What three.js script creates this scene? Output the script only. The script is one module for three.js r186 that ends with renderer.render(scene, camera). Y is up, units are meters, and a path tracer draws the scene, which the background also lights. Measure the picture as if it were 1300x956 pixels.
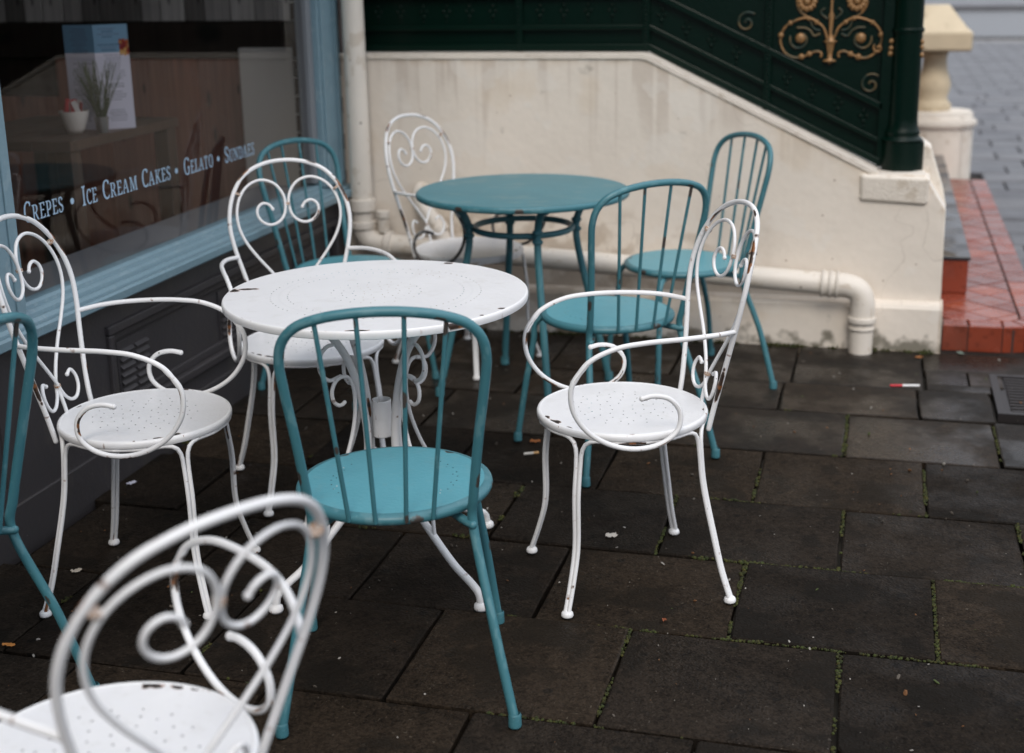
import * as THREE from 'three';
import { mergeGeometries } from 'three/addons/utils/BufferGeometryUtils.js';
import { RoundedBoxGeometry } from 'three/addons/geometries/RoundedBoxGeometry.js';
import { TextGeometry } from 'three/addons/geometries/TextGeometry.js';
import { FontLoader } from 'three/addons/loaders/FontLoader.js';

// ---------------------------------------------------------------- camera, sky, sun, exposure
const scene = new THREE.Scene();
const camera = new THREE.PerspectiveCamera(2 * Math.atan(434 / 1727) * 180 / Math.PI, 1300 / 868, 0.05, 400);
camera.position.set(0, 1.4392, 0);
camera.up.set(-0.0528, 0.9628, -0.265);
camera.lookAt(-0.2527, 1.4392 - 0.2696, -0.9292);
camera.setViewOffset(1300, 868, 0, 0, 1300, 956);
camera.focus = 3.0;
camera.userData.fStop = 2.7;
camera.updateProjectionMatrix();
camera.updateMatrixWorld();

const renderer = new THREE.WebGLRenderer({ antialias: true });
renderer.setSize(1024, 753);
renderer.toneMapping = THREE.LinearToneMapping;
renderer.toneMappingExposure = 1.72;
renderer.shadowMap.enabled = true;

{ // overcast sky: brighter overhead than at the horizon, faint cloud mottling
  const w = 256, h = 128, d = new Float32Array(w * h * 4);
  for (let j = 0; j < h; j++) for (let i = 0; i < w; i++) {
    const el = (j + 0.5) / h * Math.PI - Math.PI / 2, az = i / w * Math.PI * 2;
    const s = Math.max(0, Math.sin(el));
    const cl = 1 + 0.05 * Math.sin(3 * az + 5 * el) + 0.04 * Math.sin(7 * az - 9 * el + 1.3);
    const L = el < 0 ? 0.25 : (0.27 + 0.86 * s) * cl;
    d.set([L * 0.935, L * 0.985, L * 1.085, 1], 4 * (j * w + i));
  }
  const t = new THREE.DataTexture(d, w, h, THREE.RGBAFormat, THREE.FloatType);
  t.mapping = THREE.EquirectangularReflectionMapping; t.magFilter = THREE.LinearFilter; t.minFilter = THREE.LinearFilter; t.needsUpdate = true;
  scene.background = t; scene.environment = t;
}
const sun = new THREE.DirectionalLight(0xfff4e6, 0.85);
sun.position.set(0.8, 9, 5.5); sun.target.position.set(-0.8, 0, -3.5);
sun.castShadow = true; sun.shadow.radius = 40; sun.shadow.mapSize.set(2048, 2048);
Object.assign(sun.shadow.camera, { left: -7, right: 7, top: 7, bottom: -7, near: 0.5, far: 30 });
scene.add(sun, sun.target);

// ---------------------------------------------------------------- helpers
let seed = 12345;
const rnd = () => { seed = (seed + 0x6D2B79F5) | 0; let t = Math.imul(seed ^ (seed >>> 15), 1 | seed); t = (t + Math.imul(t ^ (t >>> 7), 61 | t)) ^ t; return ((t ^ (t >>> 14)) >>> 0) / 4294967296; };
const rr = (a, b) => a + (b - a) * rnd();
const V = (x, y, z) => new THREE.Vector3(x, y, z);
const clamp = (x, a = 0, b = 1) => Math.min(b, Math.max(a, x));
const mix = (a, b, t) => a + (b - a) * t;
const sst = (a, b, x) => { const t = clamp((x - a) / (b - a)); return t * t * (3 - 2 * t); };
function hash(i, j, s) { let n = Math.imul(i, 374761393) + Math.imul(j, 668265263) + Math.imul(s, 1442695041); n = Math.imul(n ^ (n >>> 13), 1274126177); return ((n ^ (n >>> 16)) >>> 0) / 4294967296; }
function vnoise(x, y, px, py, s) { // periodic value noise
  const xi = Math.floor(x), yi = Math.floor(y), fx = x - xi, fy = y - yi, u = fx * fx * (3 - 2 * fx), v = fy * fy * (3 - 2 * fy);
  const m = (a, n) => ((a % n) + n) % n;
  const a = hash(m(xi, px), m(yi, py), s), b = hash(m(xi + 1, px), m(yi, py), s), c = hash(m(xi, px), m(yi + 1, py), s), d = hash(m(xi + 1, px), m(yi + 1, py), s);
  return mix(mix(a, b, u), mix(c, d, u), v);
}
function fbm(u, v, f, oct, s, fy = f) { let a = 0, k = 0.5, n = 0; for (let o = 0; o < oct; o++) { a += k * vnoise(u * f, v * fy, f, fy, s + o); n += k; k *= 0.55; f *= 2; fy *= 2; } return a / n; }
const enc = c => { c = clamp(c); return Math.round(255 * (c <= 0.0031308 ? 12.92 * c : 1.055 * Math.pow(c, 1 / 2.4) - 0.055)); };
// fn(u, v) returns [r, g, b] linear; v runs up
function colorTex(w, h, fn, wrap = true) {
  const d = new Uint8Array(w * h * 4);
  for (let j = 0; j < h; j++) for (let i = 0; i < w; i++) { const c = fn((i + 0.5) / w, (j + 0.5) / h); d.set([enc(c[0]), enc(c[1]), enc(c[2]), 255], 4 * (j * w + i)); }
  return finish(d, w, h, true, wrap);
}
function valueTex(w, h, fn, wrap = true) {
  const d = new Uint8Array(w * h * 4);
  for (let j = 0; j < h; j++) for (let i = 0; i < w; i++) { const c = Math.round(255 * clamp(fn((i + 0.5) / w, (j + 0.5) / h))); d.set([c, c, c, 255], 4 * (j * w + i)); }
  return finish(d, w, h, false, wrap);
}
function finish(d, w, h, srgb, wrap) {
  const t = new THREE.DataTexture(d, w, h, THREE.RGBAFormat, THREE.UnsignedByteType);
  t.magFilter = THREE.LinearFilter; t.minFilter = THREE.LinearMipmapLinearFilter; t.generateMipmaps = true;
  t.wrapS = t.wrapT = wrap ? THREE.RepeatWrapping : THREE.ClampToEdgeWrapping;
  if (srgb) t.colorSpace = THREE.SRGBColorSpace;
  t.needsUpdate = true; return t;
}
const rep = (t, x, y) => { const c = t.clone(); c.repeat.set(x, y); c.needsUpdate = true; return c; };
const lin = (r, g, b) => new THREE.Color().setRGB(r, g, b);
const std = (o) => new THREE.MeshStandardMaterial(o);

const used = {};
function numbered(n) { used[n] = (used[n] || 0) + 1; return used[n] === 1 ? n : n + '_' + String(used[n] - 1).padStart(3, '0'); }
function part(name, geo, mat, parent) { const m = new THREE.Mesh(geo, mat); m.name = name; m.castShadow = m.receiveShadow = true; parent.add(m); return m; }
function thing(name, label, category, pos = [0, 0, 0], turn = 0, group) {
  const o = new THREE.Group(); o.name = numbered(name); o.position.set(...pos); o.rotation.y = turn;
  o.userData = { label, category }; if (group) o.userData.group = group; scene.add(o); return o;
}
function solo(name, geo, mat, label, category, group) {
  const m = part(numbered(name), geo, mat, scene); m.userData = { label, category }; if (group) m.userData.group = group; return m;
}
function struct(name, geo, mat) { const m = part(numbered(name), geo, mat, scene); m.userData.kind = 'structure'; return m; }
function structGroup(name) { const o = new THREE.Group(); o.name = numbered(name); o.userData.kind = 'structure'; scene.add(o); return o; }
function copyThing(src, pos, turn, label, group) {
  const c = src.clone(); c.name = numbered(src.name); c.position.set(...pos); c.rotation.set(0, turn, 0);
  c.userData = { label, category: src.userData.category }; if (group) c.userData.group = group; scene.add(c); return c;
}
function flat(g) { const n = g.index ? g.toNonIndexed() : g; for (const k of Object.keys(n.attributes)) if (!['position', 'normal', 'uv'].includes(k)) n.deleteAttribute(k); return n; }
const merge = gs => mergeGeometries(gs.map(flat));
// tube through points; uv in metres with a random start so that chips differ from rod to rod
function tube(pts, r, o = {}) {
  const vs = pts.map(p => p.isVector3 ? p : V(...p));
  const c = new THREE.CatmullRomCurve3(vs, !!o.closed, 'centripetal');
  const L = c.getLength(), n = o.n || Math.max(6, Math.round(L / (o.step || 0.012)));
  const g = new THREE.TubeGeometry(c, n, r, o.radial || 8, !!o.closed);
  const uv = g.attributes.uv, u0 = rnd(), v0 = rnd();
  for (let i = 0; i < uv.count; i++) uv.setXY(i, u0 + uv.getX(i) * L, v0 + uv.getY(i) * 2 * Math.PI * r * 1.5);
  if (o.closed) return g;
  const caps = [g];
  for (const [p, on] of [[vs[0], o.cap0], [vs[vs.length - 1], o.cap1]]) if (on !== false) { const s = new THREE.SphereGeometry(r * (on || 1), 8, 6); scaleUV(s, 0.03, 0.03, u0); s.translate(p.x, p.y, p.z); caps.push(s); }
  return merge(caps);
}
function straight(a, b, r, radial = 8, r2 = r) { // tapered rod
  const A = V(...a), B = V(...b), L = A.distanceTo(B), g = new THREE.CylinderGeometry(r2, r, L, radial, 1);
  const uv = g.attributes.uv, u0 = rnd(), v0 = rnd();
  for (let i = 0; i < uv.count; i++) uv.setXY(i, u0 + uv.getY(i) * L, v0 + uv.getX(i) * 6.28 * r);
  g.translate(0, L / 2, 0); g.applyQuaternion(new THREE.Quaternion().setFromUnitVectors(V(0, 1, 0), B.clone().sub(A).normalize()));
  g.translate(A.x, A.y, A.z); return g;
}
function scaleUV(g, x, y, ox = 0, oy = 0) { const uv = g.attributes.uv; for (let i = 0; i < uv.count; i++) uv.setXY(i, ox + uv.getX(i) * x, oy + uv.getY(i) * y); return g; }
// uv from position in metres, by the face's main direction
function boxUV(g, ox = 0, oy = 0, s = 1) {
  const n = flat(g), p = n.attributes.position, nn = n.attributes.normal, uv = new Float32Array(p.count * 2);
  for (let i = 0; i < p.count; i++) {
    const ax = Math.abs(nn.getX(i)), ay = Math.abs(nn.getY(i)), az = Math.abs(nn.getZ(i));
    const [a, b] = ay >= ax && ay >= az ? [p.getX(i), -p.getZ(i)] : ax >= az ? [-p.getZ(i), p.getY(i)] : [p.getX(i), p.getY(i)];
    uv[2 * i] = ox + a * s; uv[2 * i + 1] = oy + b * s;
  }
  n.setAttribute('uv', new THREE.BufferAttribute(uv, 2)); return n;
}
const box = (x0, x1, y0, y1, z0, z1) => { const g = new THREE.BoxGeometry(x1 - x0, y1 - y0, z1 - z0); g.translate((x0 + x1) / 2, (y0 + y1) / 2, (z0 + z1) / 2); return boxUV(g); };
const rbox = (x0, x1, y0, y1, z0, z1, r = 0.004, s = 2) => { const g = new RoundedBoxGeometry(x1 - x0, y1 - y0, z1 - z0, s, r); g.translate((x0 + x1) / 2, (y0 + y1) / 2, (z0 + z1) / 2); return boxUV(g); };
// prism over a polygon in XZ from y0 to y1 with chamfered top rim
function prism(poly, y0, y1, bev = 0.003, ox = 0, oy = 0) {
  let area = 0; poly.forEach((p, i) => { const q = poly[(i + 1) % poly.length]; area += p[0] * q[1] - q[0] * p[1]; });
  const P = area > 0 ? poly : poly.slice().reverse(); // counter-clockwise in x,z
  const n = P.length, cx = P.reduce((a, p) => a + p[0], 0) / n, cz = P.reduce((a, p) => a + p[1], 0) / n;
  const inn = P.map(([x, z]) => { const d = Math.hypot(x - cx, z - cz), k = Math.max(0, (d - bev * 1.4) / d); return [cx + (x - cx) * k, cz + (z - cz) * k]; });
  const pos = [];
  const tri = (a, b, c) => pos.push(...a, ...b, ...c);
  for (let i = 1; i < n - 1; i++) tri([inn[0][0], y1, inn[0][1]], [inn[i + 1][0], y1, inn[i + 1][1]], [inn[i][0], y1, inn[i][1]]);
  for (let i = 0; i < n; i++) {
    const j = (i + 1) % n, a = P[i], b = P[j], ai = inn[i], bi = inn[j];
    const t0 = [ai[0], y1, ai[1]], t1 = [bi[0], y1, bi[1]], m0 = [a[0], y1 - bev, a[1]], m1 = [b[0], y1 - bev, b[1]], l0 = [a[0], y0, a[1]], l1 = [b[0], y0, b[1]];
    tri(t0, t1, m0); tri(t1, m1, m0); tri(m0, m1, l0); tri(m1, l1, l0);
  }
  const g = new THREE.BufferGeometry(); g.setAttribute('position', new THREE.BufferAttribute(new Float32Array(pos), 3)); g.computeVertexNormals();
  return boxUV(g, ox, oy);
}
function lathe(pts, seg = 48) { const g = new THREE.LatheGeometry(pts.map(p => new THREE.Vector2(Math.max(p[0], 1e-5), p[1])), seg); return g; }
function disc(r, y, seg = 64, s = 1) { const g = new THREE.CircleGeometry(r, seg); g.rotateX(-Math.PI / 2); g.translate(0, y, 0); const uv = g.attributes.uv, p = g.attributes.position; for (let i = 0; i < uv.count; i++) uv.setXY(i, 0.5 + p.getX(i) / (2 * r), 0.5 - p.getZ(i) / (2 * r)); return g; }
function extrudeXY(pts, z0, z1, bevel = 0) {
  const g = new THREE.ExtrudeGeometry(new THREE.Shape(pts.map(p => new THREE.Vector2(...p))), { depth: z1 - z0 - 2 * bevel, bevelEnabled: bevel > 0, bevelThickness: bevel, bevelSize: bevel, bevelSegments: 2 });
  g.translate(0, 0, z0 + bevel); return boxUV(g);
}

// ---------------------------------------------------------------- materials
// blotches: sparse irregular spots inside a periodic field
function chipField(u, v, cells, s, size, prob, ax = 1, ay = 1) {
  let best = 0; const x = u * cells[0], y = v * cells[1], xi = Math.floor(x), yi = Math.floor(y);
  for (let a = -1; a <= 1; a++) for (let b = -1; b <= 1; b++) {
    const cx = ((xi + a) % cells[0] + cells[0]) % cells[0], cy = ((yi + b) % cells[1] + cells[1]) % cells[1];
    if (hash(cx, cy, s) > prob) continue;
    const px = xi + a + 0.2 + 0.6 * hash(cx, cy, s + 1), py = yi + b + 0.2 + 0.6 * hash(cx, cy, s + 2), k = size * (0.35 + 0.65 * hash(cx, cy, s + 3));
    best = Math.max(best, 1 - Math.hypot((x - px) / ax, (y - py) / ay) / k);
  }
  return best;
}
const enamel = (W, H, many) => colorTex(W, H, (u, v) => { // one metre by half a metre of chipped enamel
  const n = fbm(u, v, 16, 4, 3), f = fbm(u, v, 90, 3, 8, 45);
  let c = [0.82, 0.82, 0.825].map(x => x * (0.95 + 0.07 * n));
  const edge = (fbm(u, v, 60, 3, 5, 30) - 0.5) * 0.9;
  const k = chipField(u, v, [9, 40], many ? 14 : 11, 0.5, many ? 0.42 : 0.05, 1.0, 1.0) + edge * 0.75;
  const k2 = chipField(u, v, [50, 60], 31, 0.32, 0.014) + edge * 0.5;
  const rust = [0.20, 0.075, 0.022], bare = [0.035, 0.022, 0.016];
  const st = sst(0.17, 0.24, k), ct = sst(0.23, 0.28, k), c2 = sst(0.35, 0.5, k2);
  c = c.map((x, i) => mix(x, mix(rust[i], x, 0.35), st * 0.8)); c = c.map((x, i) => mix(x, mix(bare[i], rust[i], sst(0.45, 0.62, f)), Math.max(ct, c2 * 0.9)));
  return c;
});
const paintWhite = enamel(1024, 512, false), paintWorn = enamel(768, 384, true);
const paintTeal = colorTex(768, 384, (u, v) => {
  const n = fbm(u, v, 14, 4, 23), e = (fbm(u, v, 60, 3, 25, 30) - 0.5) * 0.8;
  let c = [0.052, 0.18, 0.215].map(x => x * (0.9 + 0.18 * n));  // same paint as the seats, darkened: tube shade put into the colour
  const k = sst(0.3, 0.4, chipField(u, v, [20, 30], 41, 0.4, 0.13, 1.2) + e * 0.9), s = Math.max(sst(0.4, 0.6, chipField(u, v, [60, 60], 51, 0.25, 0.06)), 0.8 * sst(0.62, 0.72, fbm(u, v, 24, 4, 57, 60)));
  c = c.map((x, i) => mix(x, [0.06, 0.035, 0.025][i], k * 0.9)); return c.map((x, i) => mix(x, [0.15, 0.3, 0.33][i], s * 0.5));
});
const paintBump = valueTex(512, 512, (u, v) => 0.5 * fbm(u, v, 60, 3, 61) + 0.5 * fbm(u, v, 10, 3, 66));
const mWhite = std({ map: paintWhite, roughness: 0.4, bumpMap: paintBump, bumpScale: 0.0006 });
const mWorn = std({ map: paintWorn, roughness: 0.45, bumpMap: paintBump, bumpScale: 0.0006 });
const mTeal = std({ map: paintTeal, roughness: 0.42, bumpMap: paintBump, bumpScale: 0.0006 });
// seat plates: perforated sheet metal
function seatMaps(kind, sd) {
  seed = sd; const hs = [], big = kind === 'table';
  if (kind === 'white') { for (const [r, n] of [[0.03, 6], [0.055, 10], [0.08, 15], [0.105, 20], [0.125, 16]]) for (let k = 0; k < n; k++) { const a = (k + rr(-0.12, 0.12)) / n * 6.283 + r * 30; hs.push([r * Math.cos(a) / 0.4, r * Math.sin(a) / 0.4, 0.0015 / 0.4]); } }
  if (kind === 'teal') { for (const s of [-1, 1]) for (let k = -4; k <= 4; k++) { const a = k * 0.19; hs.push([s * 0.138 * Math.cos(a) / 0.4, 0.138 * Math.sin(a) / 0.4, 0.0015 / 0.4]); if (k % 2) hs.push([s * 0.128 * Math.cos(a + 0.09) / 0.4, 0.128 * Math.sin(a + 0.09) / 0.4, 0.0014 / 0.4]); } }
  if (big) { const R = 0.703; for (const [r, n] of [[0.03, 8], [0.055, 14], [0.08, 20], [0.105, 24], [0.205, 64], [0.245, 76]]) for (let k = 0; k < n; k++) { const a = (k + rr(-0.1, 0.1)) / n * 6.283; hs.push([r * Math.cos(a) / R, r * Math.sin(a) / R, 0.0013 / R]); } }
  const N = big ? 1024 : 640, grid = new Map();
  const G = 48; for (const h of hs) { const key = Math.floor((h[0] + 0.5) * G) + ',' + Math.floor((h[1] + 0.5) * G); (grid.get(key) || grid.set(key, []).get(key)).push(h); }
  const hole = (u, v) => { let m = 1; const a = Math.floor(u * G), b = Math.floor(v * G); for (let i = -1; i <= 1; i++) for (let j = -1; j <= 1; j++) for (const h of grid.get((a + i) + ',' + (b + j)) || []) m = Math.min(m, Math.hypot(u - 0.5 - h[0], v - 0.5 - h[1]) / h[2]); return m; };
  const alpha = valueTex(N, N, (u, v) => clamp((hole(u, v) - 1) * 1.5 + 0.5), false);
  const teal = kind === 'teal';
  const map = colorTex(N, N, (u, v) => {
    const r = Math.hypot(u - 0.5, v - 0.5) * 2, a = Math.atan2(v - 0.5, u - 0.5);
    const n = fbm(u, v, 7, 5, sd), e = fbm(u, v, 40, 3, sd + 9) - 0.5;
    let c = (teal ? [0.105, 0.34, 0.405] : [0.80, 0.80, 0.81]).map(x => x * (0.93 + 0.1 * n));  // teal seats lighter than their tubes: sky reflection put into the colour
    // worn, dusty scuffs with ragged outlines
    const sc = sst(0.62, 0.78, fbm(u, v, 20, 4, sd + 17)); c = c.map((x, i) => mix(x, teal ? [0.16, 0.33, 0.36][i] : [0.66, 0.65, 0.63][i], sc * 0.28));
    const chips = kind === 'white' ? [[2.75 + sd * 0.3, 0.97, 0.035], [2.95 + sd * 0.3, 0.96, 0.055], [4.6 + sd, 0.985, 0.03], [0.5 + sd, 0.985, 0.025]] : teal ? [[4.05, 0.98, 0.035], [5.35, 0.99, 0.04]] : [];
    let k = 0; for (const [ca, cr, cs] of chips) { const dx = r * Math.cos(a) - cr * Math.cos(ca), dy = r * Math.sin(a) - cr * Math.sin(ca), t = -dx * Math.sin(ca) + dy * Math.cos(ca), q = dx * Math.cos(ca) + dy * Math.sin(ca); k = Math.max(k, 1 - Math.hypot(t / (cs * 1.8), q / cs) + e * 1.1); }
    if (big) for (const [dx, dy, w, h] of [[-0.97, 0.1, 0.05, 0.06], [-0.9, 0.14, 0.085, 0.035], [0.435, 0.86, 0.04, 0.03], [-0.01, -0.985, 0.08, 0.025], [0.6, -0.77, 0.02, 0.02], [0.72, -0.66, 0.015, 0.015], [0.84, -0.5, 0.03, 0.02]]) { const X = (u - 0.5) * 2, Y = (v - 0.5) * 2, p = X * 0.967 + Y * 0.253, q = -X * 0.253 + Y * 0.967; k = Math.max(k, 1 - Math.hypot((p - dx) / w, (q - dy) / h) + e * 0.9); }
    if (big) { const ring = Math.abs(r - 0.64); c = c.map(x => x * (1 - 0.03 * sst(0.012, 0.004, ring))); }
    c = c.map((x, i) => mix(x, [0.30, 0.12, 0.04][i], sst(0.05, 0.2, k) * 0.7)); return c.map((x, i) => mix(x, [0.022, 0.016, 0.013][i], sst(0.2, 0.3, k)));
  }, false);
  return std({ map, alphaMap: alpha, alphaTest: 0.5, roughness: teal ? 0.36 : 0.34, bumpMap: rep(paintBump, 1, 1), bumpScale: 0.0008, side: THREE.DoubleSide });
}
const mSeatWhite = [seatMaps('white', 3), seatMaps('white', 7)], mSeatTeal = seatMaps('teal', 5), mTableWhite = seatMaps('table', 9);
const mTealTop = std({ roughness: 0.4, bumpMap: paintBump, bumpScale: 0.0008, map: colorTex(512, 512, (u, v) => {
  const c = [0.065, 0.22, 0.265].map(x => x * (0.88 + 0.2 * fbm(u, v, 6, 5, 71))), s = sst(0.58, 0.74, fbm(u, v, 9, 5, 77, 22)); // dried rings of dust
  return c.map((x, i) => mix(x, [0.19, 0.29, 0.29][i], 0.42 * s)); }, false) });
const mRust = std({ roughness: 0.75, map: colorTex(256, 256, (u, v) => { const n = fbm(u, v, 10, 4, 81), e = sst(0.6, 0.7, fbm(u, v, 24, 3, 85)); return [0.11, 0.1, 0.095].map((x, i) => mix(x * (0.6 + 0.8 * n), [0.5, 0.5, 0.5][i], e * 0.5)); }) });
const mClamp = std({ roughness: 0.7, map: colorTex(128, 128, (u, v) => { const n = sst(0.4, 0.6, fbm(u, v, 8, 4, 91)); return [mix(0.62, 0.30, n), mix(0.58, 0.13, n), mix(0.53, 0.045, n)]; }) });

// paving flags: dark wet concrete with fine aggregate
const flagMap = colorTex(1024, 1024, (u, v) => {
  const a = fbm(u, v, 4, 5, 101), b = fbm(u, v, 30, 3, 107), g = vnoise(u * 340, v * 340, 340, 340, 111), p = vnoise(u * 190, v * 190, 190, 190, 117);
  let k = 0.6 + 0.5 * a + 0.5 * (b - 0.5) + 0.8 * (g - 0.5) + 0.5 * (vnoise(u * 120, v * 120, 120, 120, 113) - 0.5);
  let c = [0.0205 * k, 0.0153 * k, 0.0112 * k];
  if (p > 0.94) c = c.map((x, i) => mix(x, [0.13, 0.115, 0.095][i], sst(0.94, 0.985, p) * 0.55));
  const gum = sst(0.25, 0.4, chipField(u, v, [9, 9], 123, 0.17, 0.3)); c = c.map((x, i) => mix(x, [0.008, 0.007, 0.006][i], gum * 0.7));
  const m = sst(0.56, 0.66, fbm(u, v, 6, 6, 121)); return c.map((x, i) => mix(x, [0.011, 0.009, 0.007][i], m * 0.75));
});
const flagBump = valueTex(1024, 1024, (u, v) => 0.45 * vnoise(u * 260, v * 260, 260, 260, 131) + 0.3 * fbm(u, v, 60, 3, 137) + 0.25 * fbm(u, v, 9, 4, 139));
const flagRough = valueTex(256, 256, (u, v) => 0.5 + 0.34 * sst(0.32, 0.66, fbm(u, v, 5, 5, 141)) + 0.14 * (fbm(u, v, 60, 2, 147) - 0.5));
const wetRough = valueTex(256, 256, (u, v) => 0.27 + 0.42 * sst(0.35, 0.62, fbm(u, v, 5, 5, 151)) + 0.1 * (fbm(u, v, 50, 2, 157) - 0.5));
const tones = [[1, 1, 1], [0.74, 0.74, 0.74], [1.3, 1.24, 1.14], [1.0, 1.04, 1.08]];
const phys = o => new THREE.MeshPhysicalMaterial(o);
const mFlag = tones.map(t => phys({ specularIntensity: 0.16, map: flagMap, roughnessMap: flagRough, roughness: 1, bumpMap: flagBump, bumpScale: 0.0035, color: lin(...t) }));
const mFlagWet = tones.map(t => phys({ specularIntensity: 0.32, map: flagMap, roughnessMap: wetRough, roughness: 1, bumpMap: flagBump, bumpScale: 0.0016, color: lin(...t.map(x => x * 1.02)) }));
const mSoil = std({ roughness: 0.95, map: colorTex(256, 256, (u, v) => { const n = fbm(u, v, 20, 4, 161); return [0.014 + 0.016 * n, 0.012 + 0.013 * n, 0.009 + 0.009 * n]; }) });
const paverMap = colorTex(512, 512, (u, v) => { const k = 0.7 + 0.35 * fbm(u, v, 5, 5, 171) + 0.5 * (vnoise(u * 180, v * 180, 180, 180, 177) - 0.5); return [0.085 * k, 0.085 * k, 0.092 * k]; });
const paverRough = valueTex(256, 256, (u, v) => 0.3 + 0.35 * fbm(u, v, 6, 4, 181));
const mPaver = [[1, 1, 1], [0.8, 0.8, 0.83], [1.2, 1.18, 1.16]].map(t => std({ map: paverMap, roughnessMap: paverRough, roughness: 1, bumpMap: flagBump, bumpScale: 0.002, color: lin(...t) }));
const mRoad = std({ map: rep(colorTex(256, 256, (u, v) => { const k = 0.7 + 0.4 * fbm(u, v, 8, 4, 511) + 0.4 * (vnoise(u * 90, v * 90, 90, 90, 517) - 0.5); return [0.058 * k, 0.058 * k, 0.06 * k]; }), 0.5, 0.5), roughness: 0.2 });
const mKerb = std({ map: colorTex(256, 256, (u, v) => { const k = 0.75 + 0.3 * fbm(u, v, 6, 4, 521) + 0.5 * (vnoise(u * 80, v * 80, 80, 80, 527) - 0.5); return [0.25 * k, 0.245 * k, 0.24 * k]; }), roughness: 0.6 });
const mMoss = std({ color: lin(0.036, 0.042, 0.006), roughness: 0.95 });
// rendered wall: uneven cream paint, run-off streaks below the coping, algae spots at its foot
const wallMap = colorTex(1400, 700, (u, v) => {
  const x = u * 2.4 - 2.15, y = v * 1.2;
  const n = fbm(u, v, 10, 5, 201, 5), f = fbm(u, v, 120, 3, 207, 60);
  let c = [0.77, 0.70, 0.615].map((q, i) => q * (0.93 + 0.11 * n + 0.05 * (f - 0.5)));
  const top = x < -0.87 ? 1.09 : 1.09 - (x + 0.87) * 0.486, d = top - y;
  // run-off streaks
  const col = fbm(u, 0.5, 46, 3, 211, 1), col2 = fbm(u, 0.3, 120, 2, 217, 1), len = 0.1 + 0.42 * vnoise(u * 60, 0.5, 60, 1, 221) * sst(0.1, -1.1, x);
  const wav = 0.04 * (fbm(u, v, 40, 3, 223, 10) - 0.5);
  const st = sst(0.47, 0.66, col + 0.25 * (col2 - 0.5) + wav) * sst(len + 0.02, len * 0.4, d + wav) * sst(0.2, -0.7, x);
  c = c.map((q, i) => mix(q, [0.42, 0.335, 0.27][i], 0.36 * st));
  const line = sst(0.05, 0.0, d + wav * 0.6) * sst(0.35, 0.6, fbm(u, v, 50, 3, 227, 20)); c = c.map((q, i) => mix(q, [0.44, 0.31, 0.19][i], 0.45 * line));
  // yellowed patches, scabs of newer paint
  const yel = sst(0.56, 0.72, fbm(u, v, 9, 4, 231, 5)); c = c.map((q, i) => mix(q, [0.66, 0.54, 0.40][i], 0.3 * yel));
  const scab = sst(0.63, 0.68, fbm(u, v, 16, 4, 237, 8)); c = c.map((q, i) => mix(q, [0.77, 0.73, 0.67][i], 0.35 * scab));
  const rustSpot = chipField(u, v, [40, 20], 241, 0.1, 0.06); c = c.map((q, i) => mix(q, [0.2, 0.12, 0.07][i], 0.8 * sst(0.2, 0.6, rustSpot)));
  // brown grime round the drain and algae speckle at the foot, ragged
  const ck = Math.abs(fbm(u + 0.02 * fbm(u, v, 40, 3, 243, 20), v, 5, 4, 245, 3) - 0.47), cm = sst(0.52, 0.6, fbm(u, v, 6, 3, 247, 3)); c = c.map((q, i) => mix(q, [0.25, 0.2, 0.15][i], 0.22 * cm * sst(0.0035, 0.0012, ck)));
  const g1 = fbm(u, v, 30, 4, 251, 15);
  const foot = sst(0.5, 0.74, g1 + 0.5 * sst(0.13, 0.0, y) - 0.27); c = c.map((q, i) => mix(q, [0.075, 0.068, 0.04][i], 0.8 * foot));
  const br = sst(0.48, 0.7, g1 + 0.22 * sst(0.5, 0.25, y) * sst(-0.2, -1.2, x) - 0.05) * sst(0.56, 0.4, y) * sst(-0.15, -0.9, x); c = c.map((q, i) => mix(q, [0.30, 0.205, 0.12][i], 0.4 * br));
  return c;
}, false);
const wallBump = valueTex(768, 384, (u, v) => 0.6 * fbm(u, v, 14, 5, 261, 7) + 0.25 * fbm(u, v, 90, 3, 267, 45) + 0.06 * sst(0.6, 0.68, fbm(u, v, 16, 4, 237, 8)));
wallMap.wrapS = wallMap.wrapT = THREE.RepeatWrapping; wallBump.wrapS = wallBump.wrapT = THREE.RepeatWrapping;
const setWallUV = t => { t.repeat.set(1 / 2.4, 1 / 1.2); t.offset.set(2.15 / 2.4, 0); return t; };
setWallUV(wallMap); setWallUV(wallBump);
const mWall = std({ map: wallMap, bumpMap: wallBump, bumpScale: 0.0045, roughness: 0.72 });
const creamMap = colorTex(512, 512, (u, v) => { const n = fbm(u, v, 6, 5, 271), s = sst(0.6, 0.75, fbm(u, v, 14, 4, 277)); return [0.76, 0.695, 0.61].map((q, i) => mix(q * (0.9 + 0.16 * n), [0.40, 0.31, 0.21][i], 0.38 * s)); });
const mCream = std({ map: rep(creamMap, 1.6, 1.6), bumpMap: rep(flagBump, 1, 1), bumpScale: 0.003, roughness: 0.65 });
const mPipe = std({ roughness: 0.45, bumpMap: rep(flagBump, 1, 1), bumpScale: 0.001, map: colorTex(512, 512, (u, v) => { const n = fbm(u, v, 6, 4, 281), s = sst(0.6, 0.72, fbm(u, v, 16, 4, 287)), k = chipField(u, v, [20, 20], 289, 0.16, 0.12); return [0.76, 0.70, 0.62].map((q, i) => mix(mix(q * (0.93 + 0.1 * n), [0.46, 0.36, 0.25][i], 0.4 * s), [0.14, 0.1, 0.07][i], 0.8 * sst(0.25, 0.5, k))); }) });
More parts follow.
